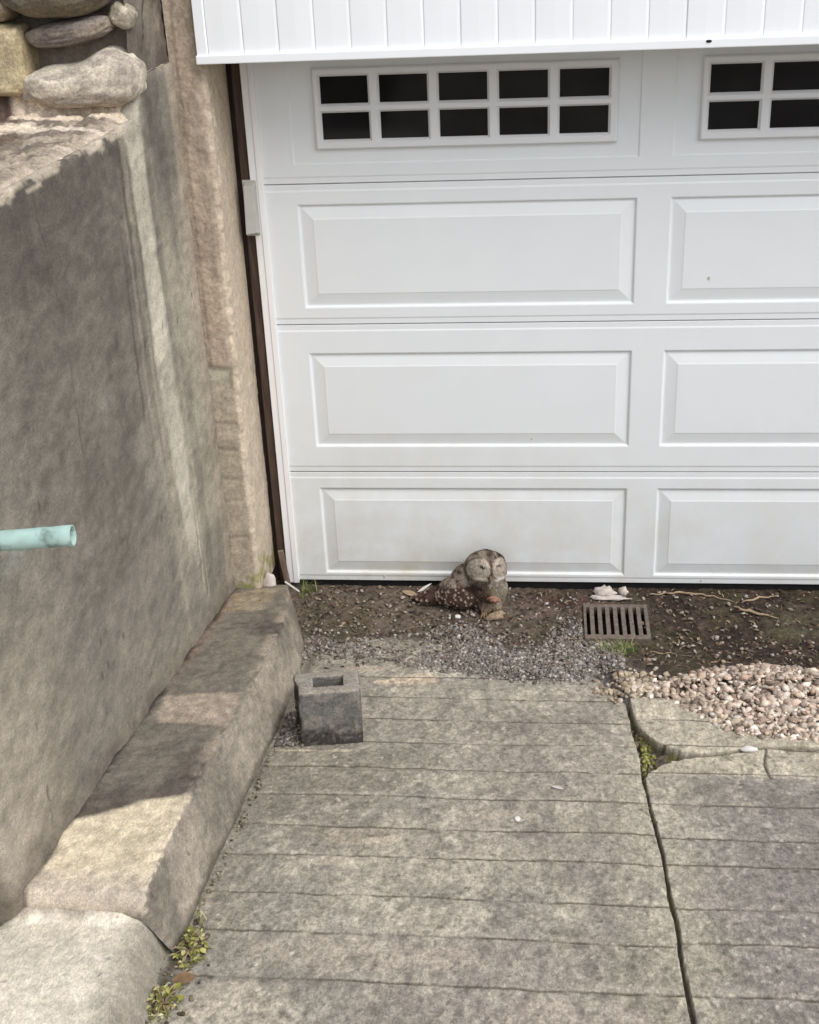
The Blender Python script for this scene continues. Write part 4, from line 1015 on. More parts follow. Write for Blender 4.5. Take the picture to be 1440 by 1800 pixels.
scatter('grit', items, ICO1, M_CHIP, 'grey stone grit lying over the dirt and slab edge before the owl', 'grit')
# leaf crumbs and bark bits all over the dirt
def litter(n, xr, yr, cols, lmin, lmax, skip=None, seed=0):
    Vs, Fs, Cs = [], [], []
    R_ = random.Random(seed)
    while len(Vs) < n:
        x, y = R_.uniform(*xr), R_.uniform(*yr)
        if 0.985 < x < 1.235 and -0.395 < y < -0.118: continue
        if skip and skip(x, y, R_): continue
        L_ = R_.uniform(lmin, lmax); w_ = L_ * R_.uniform(0.12, 0.45); a = R_.uniform(0, 6.28)
        z = max(float(soil_h(np.array(x), np.array(y))), float(drive_z(y)) if y < -0.36 else -9) + 0.002
        pts = []
        bow = R_.uniform(0, 0.35) * L_; tl = R_.gauss(0, 0.25)
        for t, wk in ((-1, 0.15), (-0.35, 1), (0.35, 0.9), (1, 0.1)):
            for sgn in (-1, 1):
                u, v = t * L_ / 2, sgn * wk * w_ / 2
                pts.append((x + u * math.cos(a) - v * math.sin(a), y + u * math.sin(a) + v * math.cos(a), z + bow * (1 - t * t) + v * tl + 0.0015 * R_.random()))
        n0 = 8 * len(Vs)
        Fs += [(n0, n0 + 1, n0 + 3, n0 + 2), (n0 + 2, n0 + 3, n0 + 5, n0 + 4), (n0 + 4, n0 + 5, n0 + 7, n0 + 6)]
        cl = alb(R_.choice(cols), LDIRT) * R_.uniform(0.65, 1.1)
        Vs.append(pts); Cs += [cl] * 8
    return np.array(Vs).reshape(-1, 3), np.array(Fs), np.array(Cs)
LC_ = [(96, 78, 66), (72, 58, 50), (120, 100, 82), (146, 122, 98), (84, 66, 58), (64, 52, 46), (104, 80, 70), (170, 148, 124), (150, 134, 116), (132, 112, 94)]
V, F, c = litter(3900, (-0.08, 2.7), (-0.66, -0.005), LC_, 0.007, 0.028, lambda x, y, R_: (y < -0.34 - 0.3 * R_.random() and x < 1.1 and R_.random() < 0.75), 5)
o = link('leaf_litter', mesh_np('leaf_litter', V, F, np.clip(c, 0.004, 0.9)), M_CHIP); tag(o, 'brown leaf crumbs and bark bits covering the dirt by the door', 'leaf litter', kind='stuff')
# pale chips on the dark dirt to the right
items = []
for _ in range(270):
    x, y = RNG.uniform(1.2, 2.7), RNG.uniform(-0.62, -0.02)
    r = RNG.uniform(0.003, 0.0075)
    items.append(((x, y, float(soil_h(np.array(x), np.array(y))) + 0.004 + r * 0.4), (r * 1.3, r, r * 0.7), rrot(), alb(RNG.choice([(190, 182, 172), (160, 148, 136), (130, 118, 106), (176, 160, 140)]), LG*1.3)))
for _ in range(60):
    x, y = RNG.uniform(-0.05, 0.75), RNG.uniform(-0.3, -0.01)
    r = RNG.uniform(0.003, 0.008)
    items.append(((x, y, float(soil_h(np.array(x), np.array(y))) + 0.004 + r * 0.4), (r * 1.3, r, r * 0.7), rrot(), alb(RNG.choice([(180, 168, 154), (150, 134, 118)]), LG*1.3)))
scatter('stone_chips', items, ICO2, M_CHIP, 'pale stone chips strewn over the dark dirt along the door', 'stone chips')

def pebble(pos, r, mat, name, label, cat, seed, group=None):
    V0, F0 = ICO3
    k = 1 + 0.18 * fbm(V0[:, 0] * 1.4, V0[:, 1] * 1.4, V0[:, 2] * 1.4 + seed, 3, seed)
    o_ = link(name, mesh_np(name, V0 * k[:, None] * np.array(r), F0), mat); o_.location = pos
    o_.rotation_euler = (0, 0, seed); return tag(o_, label, cat, group)
pebble((0.528, -0.226, soil_z(0.528, -0.226) + 0.008), (0.0115, 0.010, 0.008), M_WHITE, 'pebble', 'single white pebble in the dirt just below the owl', 'pebble', 3)
pebble((0.779, -1.640, float(drive_z(-1.64)) + 0.002), (0.010, 0.008, 0.004), M_WHITE, 'pebble', 'small white stone chip on the open driveway slab', 'pebble', 5)
pebble((1.262, -0.80, 0.058), (0.018, 0.014, 0.011), M_WHITE, 'pebble', 'white pebble between the grass tuft and the gravel heap', 'pebble', 8)
pebble((1.44, -1.222, float(drive_z(-1.22)) + 0.014), (0.024, 0.011, 0.009), M_WHITE, 'pebble', 'long pale stone lying on the crack of the broken slab', 'pebble', 0)

def blade_tube(name, pts, rad, mat, label, cat, group=None):
    V, Q = tube(pts, rad, 7)
    o_ = link(name, mesh_np(name, V, Q), mat); return tag(o_, label, cat, group)
def twig(pts, r0, label):
    pts = resample(pts, 0.012)
    z = [soil_z(p[0], p[1]) + 0.006 + 0.002 * math.sin(i * 1.7) + p[2] for i, p in enumerate(pts)]
    q = [(p[0] + 0.003 * math.sin(i * 2.1), p[1] + 0.003 * math.cos(i * 1.3), z[i]) for i, p in enumerate(pts)]
    n_ = len(q); rad = [r0 * (1 - 0.6 * abs(2 * i / (n_ - 1) - 0.8)) for i in range(n_)]
    return blade_tube('twig', q, rad, M_TWIG, label, 'twig', 'dry twigs in the dirt by the door')
twig([(1.245, -0.050, 0.0), (1.36, -0.040, 0.002), (1.47, -0.060, 0.002), (1.56, -0.10, 0.0)], 0.0044, 'long pale bowed twig along the door bottom, right of the drain')
twig([(1.585, -0.098, 0.0), (1.66, -0.07, 0.004), (1.72, -0.055, 0.002)], 0.0045, 'short reddish twig angled up to the door, right of the long bowed twig')
twig([(1.55, -0.135, 0.0), (1.60, -0.165, 0.003), (1.70, -0.195, 0.0)], 0.006, 'flat light wood sliver lying in front of the two twigs by the door')
twig([(1.215, -0.50, 0.0), (1.30, -0.52, 0.002)], 0.003, 'thin straight twig lying below the drain grate')

# dry leaves
def leaf(pos, L_, w_, rot, mat, label, curl=0.3):
    n_ = 9; V, Q = [], []
    for i in range(n_):
        t = i / (n_ - 1); ww = w_ * math.sin(math.pi * min(1, t * 0.93 + 0.04)) ** 0.8 / 2
        for s_ in (-1, -0.5, 0, 0.5, 1):
            V.append((t * L_ - L_ / 2, s_ * ww, curl * L_ * (0.25 - (t - 0.5) ** 2) + curl * abs(s_) * w_ * 0.35))
    for i in range(n_ - 1):
        for k in range(4): Q.append((i * 5 + k, i * 5 + k + 1, (i + 1) * 5 + k + 1, (i + 1) * 5 + k))
    o_ = link('dry_leaf', mesh_np('dry_leaf', np.array(V), np.array(Q)), mat)
    o_.location = pos; o_.rotation_euler = rot; return tag(o_, label, 'leaf', 'dry leaves on the ground')
leaf((0.082, -2.372, float(drive_z(-2.372)) + 0.010), 0.046, 0.028, (0.25, 0.1, 0.4), M_LEAFDRY, 'curled brown leaf under the weed in the curb gap', 0.4)
leaf((-0.352, -2.262, float(drive_z(-2.26)) + 0.095), 0.055, 0.03, (0.1, -0.1, 0.9), M_LEAFDRY, 'dark brown leaf in the hollow at the foot of the retaining wall end', 0.4)
leaf((0.886, -1.469, float(drive_z(-1.469)) + 0.004), 0.034, 0.014, (0, 0.0, -0.3), M_PAPER, 'tiny pale leaf on the bare driveway slab', 0.2)
leaf((0.335, -0.068, soil_z(0.335, -0.068) + 0.008), 0.075, 0.030, (0.1, 0.05, -0.5), M_TWIG, 'flat tan leaf in the dirt by the door, left of the owl', 0.15)

# torn pale scrap behind the drain
V0, F0 = ICO3
w0 = V0 * (1 + 0.45 * fbm(V0[:, 0] * 2.1, V0[:, 1] * 2.1, V0[:, 2] * 2.1, 4, 860))[:, None]
Vv = np.concatenate([w0 * np.array([0.042, 0.026, 0.022]) + np.array([1.075, -0.058, -0.006]), w0 * np.array([0.018, 0.014, 0.022]) + np.array([1.145, -0.058, -0.004]), w0 * np.array([0.075, 0.018, 0.008]) + np.array([1.09, -0.085, -0.014])])
Ff = np.concatenate([F0, F0 + len(V0), F0 + 2 * len(V0)])
o = link('paper_scrap', mesh_np('paper_scrap', Vv, Ff), M_PAPER); tag(o, 'crumpled pale pinkish scrap under the door behind the drain grate', 'scrap')
# splinter and pink stone at the jamb foot
mb = MB(); mb.box(-0.010, 0.012, -0.006, 0.006, 0, 0.17); o = mb.build('wood_splinter', M_WOOD, bevel=0.003)
o.location = (-0.150, -0.022, -0.02); o.rotation_euler = (0.05, -0.10, 0.1); tag(o, 'grey brown wood splinter leaning on the foot of the jamb', 'splinter')
pebble((-0.185, -0.185, 0.085), (0.026, 0.03, 0.045), M_PAPER, 'rubble_stone', 'pinkish lump of rubble wedged between the pillar foot and the curb end', 'rubble', 4)
mb = MB(); mb.box(-0.003, 0.003, -0.0025, 0.0025, 0, 0.075); o = mb.build('wood_stick', M_WHITE, bevel=0.001)
o.location = (-0.075, -0.175, 0.05); o.rotation_euler = (0, -0.75, 0.5); tag(o, 'small white stick leaning on the curb end by the grass', 'stick')

# ---------------------------------------------------------------- plants
def blades(name, cen, n, hgt, spread, cols, label, cat, wid=0.004, seed=0, zfun=None, lean=0.6, parent=None):
    R_ = random.Random(seed); V, Q, Cc = [], [], []
    for i in range(n):
        x, y = R_.gauss(0, spread[0]), R_.gauss(0, spread[1]); a = R_.uniform(0, 6.28); h = hgt * R_.uniform(0.45, 1.1); le = lean * h * R_.uniform(0.2, 1.2)
        w_ = wid * R_.uniform(0.6, 1.2); z0_ = (zfun(cen[0] + x, cen[1] + y) if zfun else cen[2]) - 0.004
        cl = alb(R_.choice(cols), LPLT) * R_.uniform(0.75, 1.15); n0 = len(V)
        for k in range(5):
            t = k / 4; r = le * t * t; ww = w_ * (1 - t * 0.9) / 2
            bx_, by_ = cen[0] + x + r * math.cos(a), cen[1] + y + r * math.sin(a)
            bz = z0_ + h * (t - 0.35 * t * t * min(1.2, le / h))
            V += [(bx_ - ww * math.sin(a), by_ + ww * math.cos(a), bz), (bx_ + ww * math.sin(a), by_ - ww * math.cos(a), bz)]
            Cc += [cl * (0.8 + 0.3 * t)] * 2
        for k in range(4): Q.append((n0 + 2 * k, n0 + 2 * k + 1, n0 + 2 * k + 3, n0 + 2 * k + 2))
    o_ = link(name, mesh_np(name, np.array(V), np.array(Q), np.clip(np.array(Cc), 0.004, 0.9)), M_PLANT, parent)
    return tag(o_, label, cat)
GRN = [(118, 130, 74), (92, 108, 56), (140, 148, 88), (104, 116, 70), (150, 146, 96)]
OLV = [(150, 148, 78), (128, 126, 60), (172, 168, 104), (106, 104, 56), (186, 180, 128), (120, 110, 74)]
blades('grass_tuft', (-0.072, -0.062, -0.02), 70, 0.062, (0.016, 0.022), GRN, 'green grass tuft at the foot of the white door stop', 'grass tuft', 0.004, 3, soil_z)
blades('grass_tuft', (-0.01, -0.20, -0.02), 70, 0.028, (0.025, 0.035), [(110, 108, 78), (96, 100, 62), (130, 124, 90)], 'sparse low grass at the curb end, below the green tuft', 'grass tuft', 0.003, 4, soil_z)
blades('grass_tuft', (1.115, -0.495, -0.0), 170, 0.055, (0.036, 0.028), GRN, 'short green grass tuft just below the drain grate', 'grass tuft', 0.0045, 5, soil_z, 0.9)
blades('grass_tuft', (1.235, -0.845, 0.05), 30, 0.035, (0.008, 0.022), OLV, 'thin green sprig between the loose pebbles and the gravel heap', 'grass tuft', 0.004, 6, None)
blades('dry_weed', (-0.035, -0.018, -0.02), 3, 0.085, (0.012, 0.004), [(110, 100, 80)], 'thin bare stems standing against the left corner of the door bottom', 'stems', 0.002, 7, soil_z, 0.3)
# weeds in the curb gap: rosettes of small leaves on stems
def weed(name, cen, n, rad, hgt, label, seed, cols=OLV):
    R_ = random.Random(seed); root = empty(name, cen); tag(root, label, 'weed')
    V, Q, Cc = [], [], []
    for i in range(n):
        a = R_.uniform(0, 6.28); rr = rad * math.sqrt(R_.random()); h = hgt * R_.uniform(0.15, 1) * (1 - 0.6 * rr / rad)
        c0 = Vector((rr * math.cos(a) * 0.75, rr * math.sin(a) * 1.25, h)); L_ = R_.uniform(0.009, 0.019); w_ = L_ * R_.uniform(0.4, 0.75)
        b_ = R_.uniform(0, 6.28); t = Vector((math.cos(b_), math.sin(b_), R_.uniform(-0.5, 0.5))).normalized(); s_ = t.cross(Vector((R_.gauss(0, 0.4), R_.gauss(0, 0.4), 1))).normalized(); up_ = s_.cross(t)
        n0 = len(V); cl = alb(R_.choice(cols), LPLT) * R_.uniform(0.7, 1.15)
        for (u, wk) in ((0, 0.1), (0.3, 0.9), (0.65, 1.0), (1, 0.15)):
            for sg in (-1, 0, 1):
                V.append(tuple(Vector(cen) + c0 + t * (u * L_) + s_ * (sg * wk * w_ / 2) + up_ * (0.2 * abs(sg) * w_ + 0.15 * L_ * u * (1 - u) * 4))); Cc.append(cl)
        for k in range(3):
            for q in range(2): Q.append((n0 + 3 * k + q, n0 + 3 * k + q + 1, n0 + 3 * k + q + 4, n0 + 3 * k + q + 3))
    link('leaves', mesh_np('leaves', np.array(V), np.array(Q), np.clip(np.array(Cc), 0.004, 0.9)), M_PLANT, root)
    Vs, Qs = [], []; k0 = 0
    for i in range(14):
        a = R_.uniform(0, 6.28); e = Vector((rad * R_.uniform(0.3, 1.1) * math.cos(a) * 0.8, rad * R_.uniform(0.3, 1.2) * math.sin(a) * 1.2, hgt * R_.uniform(0.2, 0.9)))
        pv, qv = tube([Vector(cen) + e * t + Vector((0, 0, 0.012 * math.sin(3.1 * t))) for t in np.linspace(0, 1, 5)], 0.0012, 5)
        Vs.append(pv); Qs.append(qv + k0); k0 += len(pv)
    link('stems', mesh_np('stems', np.concatenate(Vs), np.concatenate(Qs)), M_TWIG, root)
weed('weed', (0.066, -2.265, float(drive_z(-2.265)) - 0.004), 150, 0.048, 0.042, 'yellow green leafy weed in the gap beside the curb end', 31)
weed('weed', (0.058, -2.445, float(drive_z(-2.445)) - 0.004), 90, 0.042, 0.034, 'lower small weed with pale leaves at the bottom edge of the curb gap', 32, OLV + [(200, 196, 160)])
blades('grass_tuft', (0.062, -2.17, float(drive_z(-2.17))), 24, 0.05, (0.008, 0.03), OLV, 'wispy yellow sprig just above the leafy weed in the curb gap', 'grass tuft', 0.003, 36, None, 0.8)
# dark crumbs of earth in that gap and along the curb
items = []
for _ in range(300):
    y = RNG.uniform(-2.62, -0.9); 
    if y > -2.1 and RNG.random() < 0.55: continue
    x = 0.042 + abs(RNG.gauss(0, 0.008)) if y > -2.2 else RNG.gauss(0.068, 0.022)
    r = RNG.uniform(0.0015, 0.0048) if y > -2.2 else RNG.uniform(0.002, 0.007)
    items.append(((x, y, float(drive_z(y)) + r * 0.3), (r * 1.2, r, r * 0.8), rrot(), alb(RNG.choice([(86, 76, 62), (70, 60, 50), (120, 108, 90), (150, 138, 118)]), LPLT)))
scatter('soil_crumbs', items, ICO1, M_CHIP, 'dark earth crumbs in the gap between curb and driveway', 'soil crumbs')
items = []
for _ in range(420):
    t = RNG.random()
    if t < 0.62:
        y = RNG.uniform(-1.40, -1.02); x = 1.124 + abs(RNG.gauss(0, 0.014)) + 0.012
        if y < -1.3: x = 1.13 + 0.008 * RNG.random()
    else:
        y = RNG.choice([RNG.uniform(-1.62, -1.45), RNG.uniform(-2.55, -2.42)]); x = float(np.interp(-y, [1.0, 1.43, 1.79, 2.2, 2.5], [1.118, 1.126, 1.143, 1.149, 1.151])) + RNG.gauss(0, 0.005)
    r = RNG.uniform(0.0025, 0.006)
    items.append(((x, y, float(drive_z(y)) - 0.022 + r), (r * 1.2, r * 1.2, r * 0.8), rrot(), alb(RNG.choice([(122, 120, 58), (98, 98, 48), (146, 142, 82), (84, 78, 48)]), LPLT)))
scatter('moss', items, ICO1, M_PLANT, 'olive moss growing in the driveway joint and the broken corner', 'moss')

# ---------------------------------------------------------------- owl
OWL = Vector((0.60, -0.14, soil_z(0.6, -0.14)))
def union_mesh(parts, vox, smooth_it=6):
    bm = bmesh.new()
    for cen, rad, rot in parts:
        mtx = Matrix.Translation(cen) @ (Matrix.Rotation(rot[2], 4, 'Z') @ Matrix.Rotation(rot[1], 4, 'Y') @ Matrix.Rotation(rot[0], 4, 'X')) @ Matrix.Diagonal((*rad, 1))
        bmesh.ops.create_icosphere(bm, subdivisions=4, radius=1.0, matrix=mtx)
    me = bpy.data.meshes.new('tmp'); bm.to_mesh(me); bm.free()
    ob = bpy.data.objects.new('tmp', me); COL.objects.link(ob)
    r = ob.modifiers.new('r', 'REMESH'); r.mode = 'VOXEL'; r.voxel_size = vox
    s = ob.modifiers.new('s', 'SMOOTH'); s.iterations = smooth_it; s.factor = 0.6
    dg_ = bpy.context.evaluated_depsgraph_get(); ev = ob.evaluated_get(dg_); m2 = bpy.data.meshes.new_from_object(ev)
    bpy.data.objects.remove(ob); bpy.data.meshes.remove(me)
    V = np.zeros(len(m2.vertices) * 3, np.float32); m2.vertices.foreach_get('co', V); V = V.reshape(-1, 3).astype(float)
    Nn = np.zeros(len(m2.vertices) * 3, np.float32); m2.vertices.foreach_get('normal', Nn); Nn = Nn.reshape(-1, 3).astype(float)
    F = [tuple(p.vertices) for p in m2.polygons]; bpy.data.meshes.remove(m2)
    return V, Nn, F
# local frame: x to the right of the photo, y away from the viewer, z up
HEAD = np.array([0.030, 0.0, 0.158])
body_parts = [
    ((0.030, 0.002, 0.160), (0.080, 0.072, 0.072), (0.1, 0, 0)),          # skull
    ((0.034, -0.016, 0.138), (0.072, 0.060, 0.060), (0, 0, 0)),           # face and cheeks
    ((0.042, -0.006, 0.085), (0.070, 0.066, 0.072), (0, 0, 0)),           # breast
    ((0.030, 0.004, 0.048), (0.076, 0.066, 0.056), (0, 0, 0)),            # belly
    ((-0.030, 0.026, 0.096), (0.082, 0.070, 0.070), (0, -0.45, 0.1)),     # shoulder and back
    ((-0.070, 0.012, 0.068), (0.094, 0.064, 0.060), (0, -0.42, 0.12)),
    ((-0.040, -0.016, 0.050), (0.066, 0.046, 0.046), (0, -0.3, 0.12)),    # folded wing
    ((-0.132, 0.022, 0.040), (0.080, 0.046, 0.034), (0, -0.22, 0.12)),    # wing tips
    ((-0.180, 0.030, 0.028), (0.058, 0.032, 0.020), (0, -0.10, 0.14)),    # tail
    ((0.030, -0.046, 0.030), (0.026, 0.028, 0.032), (0.3, 0, 0)),         # feathered legs
    ((0.066, -0.040, 0.030), (0.024, 0.026, 0.030), (0.3, 0, 0)),
]
V, Nn, F = union_mesh(body_parts, 0.0032, 7)
x, y, z = V.T
n1 = fbm(x * 30, y * 30, z * 30, 3, 900); n2 = fbm(x * 110, y * 110, z * 110, 3, 904)
OB = lambda *c_: alb(c_, LOWL)
wing = sstep(0.02, -0.02, x + 0.25 * (z - 0.09)) * sstep(0.150, 0.115, z - 0.25 * (x + 0.03))
head = sstep(0.098, 0.118, z + 0.10 * (x - 0.03) * 0 + 0.18 * np.clip(0 - x - 0.02, 0, 1))
dsp = 0.0016 * n1 + 0.0012 * n2
wr, wid = worley(x * 62 + 0.3 * n1, y * 62, z * 70, 910)
dsp = dsp + wing * 0.0035 * (0.5 - wr)
V2 = V + Nn * dsp[:, None]
c = np.broadcast_to(OB(112, 96, 84), V.shape).copy()
c = mixc(c, OB(78, 62, 54), sstep(-0.2, 0.4, n1))
# wing: dark brown with large pale spots
cw = mixc(np.broadcast_to(OB(72, 56, 48), V.shape), OB(108, 88, 75), sstep(0, 0.5, n1))
cw = mixc(cw, OB(182, 164, 148), (1 - sstep(0.26, 0.40, wr + 0.10 * n2)) * (wid > 0.34) * 0.9)
c = mixc(c, cw, wing)
# head and nape: fine mottled streaks, darker crown line
zi = z + 0.49 * y                                             # the face is tipped back by this much
fr = sstep(-0.05, 0.45, Nn @ np.array([0.08, -0.90, 0.43]))
hm = fbm(x * 120 + 40, y * 60, z * 75, 4, 930); hq = worley(x * 85, y * 85, z * 60, 934)[0]
chd = mixc(np.broadcast_to(OB(150, 137, 124), V.shape), OB(84, 69, 60), sstep(-0.15, 0.45, hm + 0.9 * (0.45 - hq)))
c = mixc(c, chd, np.maximum(head, 0.8 * (1 - wing) * sstep(-0.01, -0.03, x)))
def ell(cx_, cz_, rx, rz, rot=0.0):
    a = (x - cx_) * math.cos(rot) + (zi - cz_) * math.sin(rot); b_ = -(x - cx_) * math.sin(rot) + (zi - cz_) * math.cos(rot)
    return (1 - sstep(0.6, 1.25, np.sqrt((a / rx) ** 2 + (b_ / rz) ** 2) + 0.18 * n2)) * fr
c = mixc(c, OB(74, 60, 52), 0.7 * ell(0.050, 0.222, 0.016, 0.020))
for (fx, fz, rx, rz) in ((0.008, 0.160, 0.047, 0.045), (0.090, 0.164, 0.034, 0.046)):
    q = np.sqrt(((x - fx) / rx) ** 2 + ((zi - fz) / rz) ** 2)
    disc = (1 - sstep(0.90, 1.08, q + 0.05 * n2)) * fr
    cd = mixc(np.broadcast_to(OB(172, 161, 147), V.shape), OB(140, 128, 115), 0.5 * sstep(-0.1, 0.8, np.sin(q * 19 + 2.2 * n1)))
    c = mixc(c, cd, disc)
    rimm = np.exp(-((q - 1.07) / 0.09) ** 2) * fr * sstep(0.1, 0.13, zi + 0.02 * n1)
    c = mixc(c, OB(78, 63, 54), 0.6 * rimm)
c = mixc(c, OB(88, 71, 60), 0.8 * ell(0.054, 0.168, 0.006, 0.042, 0.10))        # dark line between the discs
c = mixc(c, OB(198, 186, 170), 0.75 * ell(0.036, 0.186, 0.0065, 0.026, 0.55))    # pale brows
c = mixc(c, OB(198, 186, 170), 0.75 * ell(0.074, 0.186, 0.006, 0.022, -0.45))
c = mixc(c, OB(32, 26, 23), 0.97 * ell(0.022, 0.170, 0.0150, 0.0068, -0.42))     # half shut eyes
c = mixc(c, OB(70, 58, 50), 0.85 * ell(0.081, 0.176, 0.0085, 0.0050, 0.5))
c = mixc(c, OB(192, 180, 164), 0.75 * ell(0.022, 0.121, 0.026, 0.0075, -0.22))   # pale chin rim
c = mixc(c, OB(214, 206, 194), 0.95 * ell(0.086, 0.124, 0.023, 0.0070, 0.42))    # white whiskers on the right
c = mixc(c, OB(62, 49, 42), 0.8 * ell(0.050, 0.128, 0.0065, 0.015, 0))
# breast: pale grey right side, brown patch on the left
bst = sstep(0.045, 0.07, x) * sstep(0.118, 0.108, zi) * fr
c = mixc(c, OB(160, 150, 136), 0.8 * bst)
c = mixc(c, OB(112, 97, 84), 0.55 * bst * sstep(-0.1, 0.5, np.sin(zi * 360 + 5 * n1)))
c = mixc(c, OB(70, 53, 45), 0.85 * ell(0.010, 0.094, 0.034, 0.020) * sstep(-0.7, 0.2, n1))
c = mixc(c, OB(112, 104, 70), 0.6 * ell(0.060, 0.068, 0.034, 0.0055))
# lower belly and legs
c = mixc(c, OB(160, 140, 118), 0.75 * sstep(0.050, 0.034, z) * sstep(0.0, 0.03, x) * sstep(0.3, -0.2, Nn[:, 1]))
c = mixc(c, OB(56, 44, 38), 0.8 * sstep(0.030, 0.004, z) * sstep(0.01, -0.02, x))
c = c * (1 + 0.16 * n2)[:, None]
owl = empty('owl', OWL)
tag(owl, 'brown mottled owl with pale round face sitting on the dirt against the door', 'owl')
quads = np.array([f for f in F if len(f) == 4]); tris = [f for f in F if len(f) == 3]
me = bpy.data.meshes.new('body'); me.from_pydata((V2 + np.array(OWL)).tolist(), [], F); me.update()
me.polygons.foreach_set('use_smooth', np.ones(len(me.polygons), bool))
a_ = me.attributes.new('Col', 'FLOAT_COLOR', 'POINT'); cc = np.ones((len(V2), 4), np.float32); cc[:, :3] = np.clip(c, 0.004, 0.9); a_.data.foreach_set('color', cc.ravel())
link('body', me, M_FEATHER, owl)
# overlapping contour feathers on wing, back, nape and tail
R_ = random.Random(77); order = list(range(len(V2))); R_.shuffle(order)
fv, fq, fc, used = [], [], [], []
for i in order:
    p = V2[i]; nn_ = Vector(Nn[i])
    if p[2] < 0.014 or nn_.z < -0.3 or nn_.y > 0.55: continue
    isw = wing[i] > 0.5
    ish = head[i] > 0.5
    if ish and (nn_.y < 0.25 or p[2] > 0.195): continue       # keep the face and crown clean
    gap = 0.0125 if isw else 0.0095
    if any((p[0] - u[0]) ** 2 + (p[1] - u[1]) ** 2 + (p[2] - u[2]) ** 2 < gap * gap for u in used): continue
    if not isw and not ish and p[0] > -0.005: continue
    used.append(p)
    flow = Vector((-0.85, 0.12, -0.50)) if not ish else Vector((p[0] - 0.04, 0.05, -0.05 if p[2] > 0.2 else -0.8)) + Vector((-0.2, 0, 0))
    t = (flow - nn_ * flow.dot(nn_)).normalized(); s_ = nn_.cross(t)
    L_ = (0.026 if isw else 0.015) * R_.uniform(0.8, 1.2) * (1.35 if p[0] < -0.12 else 1); w_ = L_ * (0.55 if isw else 0.6)
    base_c = OB(78, 60, 52) * R_.uniform(0.75, 1.25) if isw else mixc(OB(112, 96, 84), OB(150, 134, 118), R_.random())
    tip_c = OB(172, 154, 138) * R_.uniform(0.7, 1.1) if R_.random() < (0.72 if isw else 0.45) else base_c * 0.9
    n0 = len(fv); pv = Vector(p)
    for k, (u, wk) in enumerate(((0, 0.35), (0.3, 0.9), (0.62, 1.0), (0.85, 0.75), (1, 0.2))):
        for sg in (-1, 0, 1):
            q = pv + t * (u * L_) + s_ * (sg * wk * w_ / 2) + nn_ * (0.0008 + 0.05 * L_ * u - 0.14 * w_ * abs(sg) * wk)
            fv.append(tuple(q + OWL))
            cl = base_c * (0.85 if k == 1 else 1.0) if k < 3 else tip_c
            fc.append(cl)
    for k in range(4):
        for q in range(2): fq.append((n0 + 3 * k + q, n0 + 3 * k + q + 1, n0 + 3 * k + q + 4, n0 + 3 * k + q + 3))
fine = []
cell = {}
for i in order:
    p = V2[i]; nn_ = Vector(Nn[i])
    if p[2] < 0.012 or nn_.y > 0.5 or (wing[i] > 0.6): continue
    if fr[i] > 0.5 and zi[i] > 0.105 and R_.random() < 0.5: continue
    key = tuple(np.floor(p / 0.0062).astype(int))
    if key in cell: continue
    cell[key] = 1
    onface = fr[i] > 0.5 and zi[i] > 0.11
    flow = Vector((-0.7, 0.1, -0.6)) if p[0] < -0.01 else Vector(((p[0] - 0.05) * 7, 0.0, -0.8 if zi[i] < 0.19 else 0.5))
    t = (flow - nn_ * flow.dot(nn_))
    if t.length < 1e-3: continue
    t.normalize(); s_ = nn_.cross(t)
    L_ = R_.uniform(0.008, 0.012) * (0.6 if onface else 1.25); w_ = L_ * 0.5
    b0 = c[i] * (R_.uniform(0.9, 1.04) if onface else R_.uniform(0.62, 1.05)); b1_ = c[i] * (R_.uniform(0.96, 1.1) if onface else R_.uniform(0.95, 1.4))
    n0 = len(fv); pv = Vector(p)
    for k, (u, wk) in enumerate(((0, 0.35), (0.5, 1.0), (0.8, 0.8), (1, 0.15))):
        for sg in (-1, 0, 1):
            q = pv + t * (u * L_) + s_ * (sg * wk * w_ / 2) + nn_ * (0.0004 + 0.07 * L_ * u - 0.10 * w_ * abs(sg) * wk)
            fv.append(tuple(q + OWL)); fc.append(b0 if k < 2 else b1_)
    for k in range(3):
        for q in range(2): fq.append((n0 + 3 * k + q, n0 + 3 * k + q + 1, n0 + 3 * k + q + 4, n0 + 3 * k + q + 3))
link('plumage', mesh_np('plumage', np.array(fv), np.array(fq), np.clip(np.array(fc), 0.004, 0.9)), M_FEATHER, owl)
# beak
V0, F0 = ICO3
bk = V0.copy(); bk[:, 0] *= (0.55 + 0.45 * (bk[:, 2] + 1) / 2); bk = bk * np.array([0.0060, 0.0085, 0.0150]); bk[:, 1] -= 0.012 * np.clip(-bk[:, 2] / 0.0165, -1, 1) * 0.3
M_BEAK = mat_plain('beak horn', OB(112, 96, 70), rough=0.6, var=0.15, scale=80, spec=0.3)
link('beak', mesh_np('beak', bk + np.array(OWL) + np.array([0.051, -0.0775, 0.158]), F0), M_BEAK, owl)
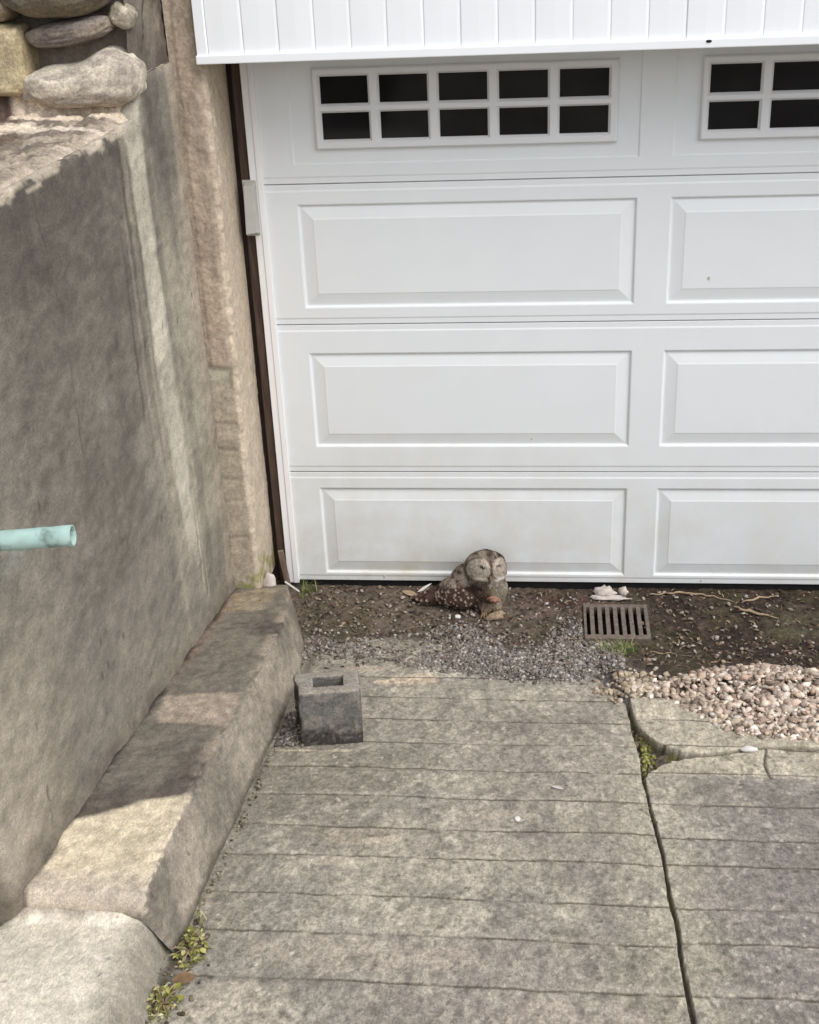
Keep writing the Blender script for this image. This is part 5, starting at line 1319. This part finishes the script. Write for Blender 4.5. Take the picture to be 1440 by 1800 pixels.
# toes with claws
for fx in (0.026, 0.066):
    Vs, Qs, k0 = [], [], 0
    for da in (-0.5, 0.0, 0.5):
        pts = [(fx, -0.060, 0.012), (fx + 0.012 * math.sin(da), -0.073, 0.011), (fx + 0.022 * math.sin(da), -0.088, 0.005), (fx + 0.026 * math.sin(da), -0.094, 0.001)]
        pv, qv = tube([Vector(p_) + OWL for p_ in pts], [0.0055, 0.005, 0.0035, 0.0012], 8); Vs.append(pv); Qs.append(qv + k0); k0 += len(pv)
    link('foot', mesh_np('foot', np.concatenate(Vs), np.concatenate(Qs)), mat_plain('owl foot', OB(140, 116, 92), rough=0.8, var=0.2, scale=90) if fx < 0.03 else bpy.data.materials['owl foot'], owl)
# what the owl stands over: torn pinkish scrap
w0 = V0 * (1 + 0.4 * fbm(V0[:, 0] * 2, V0[:, 1] * 2, V0[:, 2] * 2, 4, 950))[:, None]
M_PREY = mat_plain('torn pink scrap', alb((178, 134, 114), 1.5), rough=0.7, var=0.25, scale=70, spec=0.25, bump=0.5)
o = link('scrap', mesh_np('scrap', (w0 + 0.3 * np.stack([fbm(V0[:, 0] * 3, V0[:, 1] * 3, V0[:, 2] * 3, 3, 955)] * 3, 1)) * np.array([0.021, 0.010, 0.016]), F0), M_PREY)
o.location = OWL + Vector((0.062, -0.085, 0.078)); o.rotation_euler = (0.2, 0.35, 0.1)
tag(o, 'torn orange pink scrap held below the breast of the owl', 'scrap')
o = link('scrap', mesh_np('scrap', w0[:, [1, 0, 2]] * np.array([0.036, 0.018, 0.015]), F0[:, [0, 2, 1]]), mat_plain('tan scrap', alb((168, 146, 124), 1.5), rough=0.9, var=0.4, scale=90, bump=0.6, spec=0.1))
o.location = OWL + Vector((0.070, -0.092, 0.012)); o.rotation_euler = (0.0, -0.2, 0.3)
tag(o, 'tan crumpled scrap on the dirt at the feet of the owl', 'scrap')
# pale feather by the tail
o = leaf((0.388, -0.070, 0.006), 0.075, 0.016, (0.1, -0.40, 0.55), M_WHITE, 'white feather standing up behind the tail of the owl', 0.15)
o.name = 'feather'; o['category'] = 'feather'; del o['group']
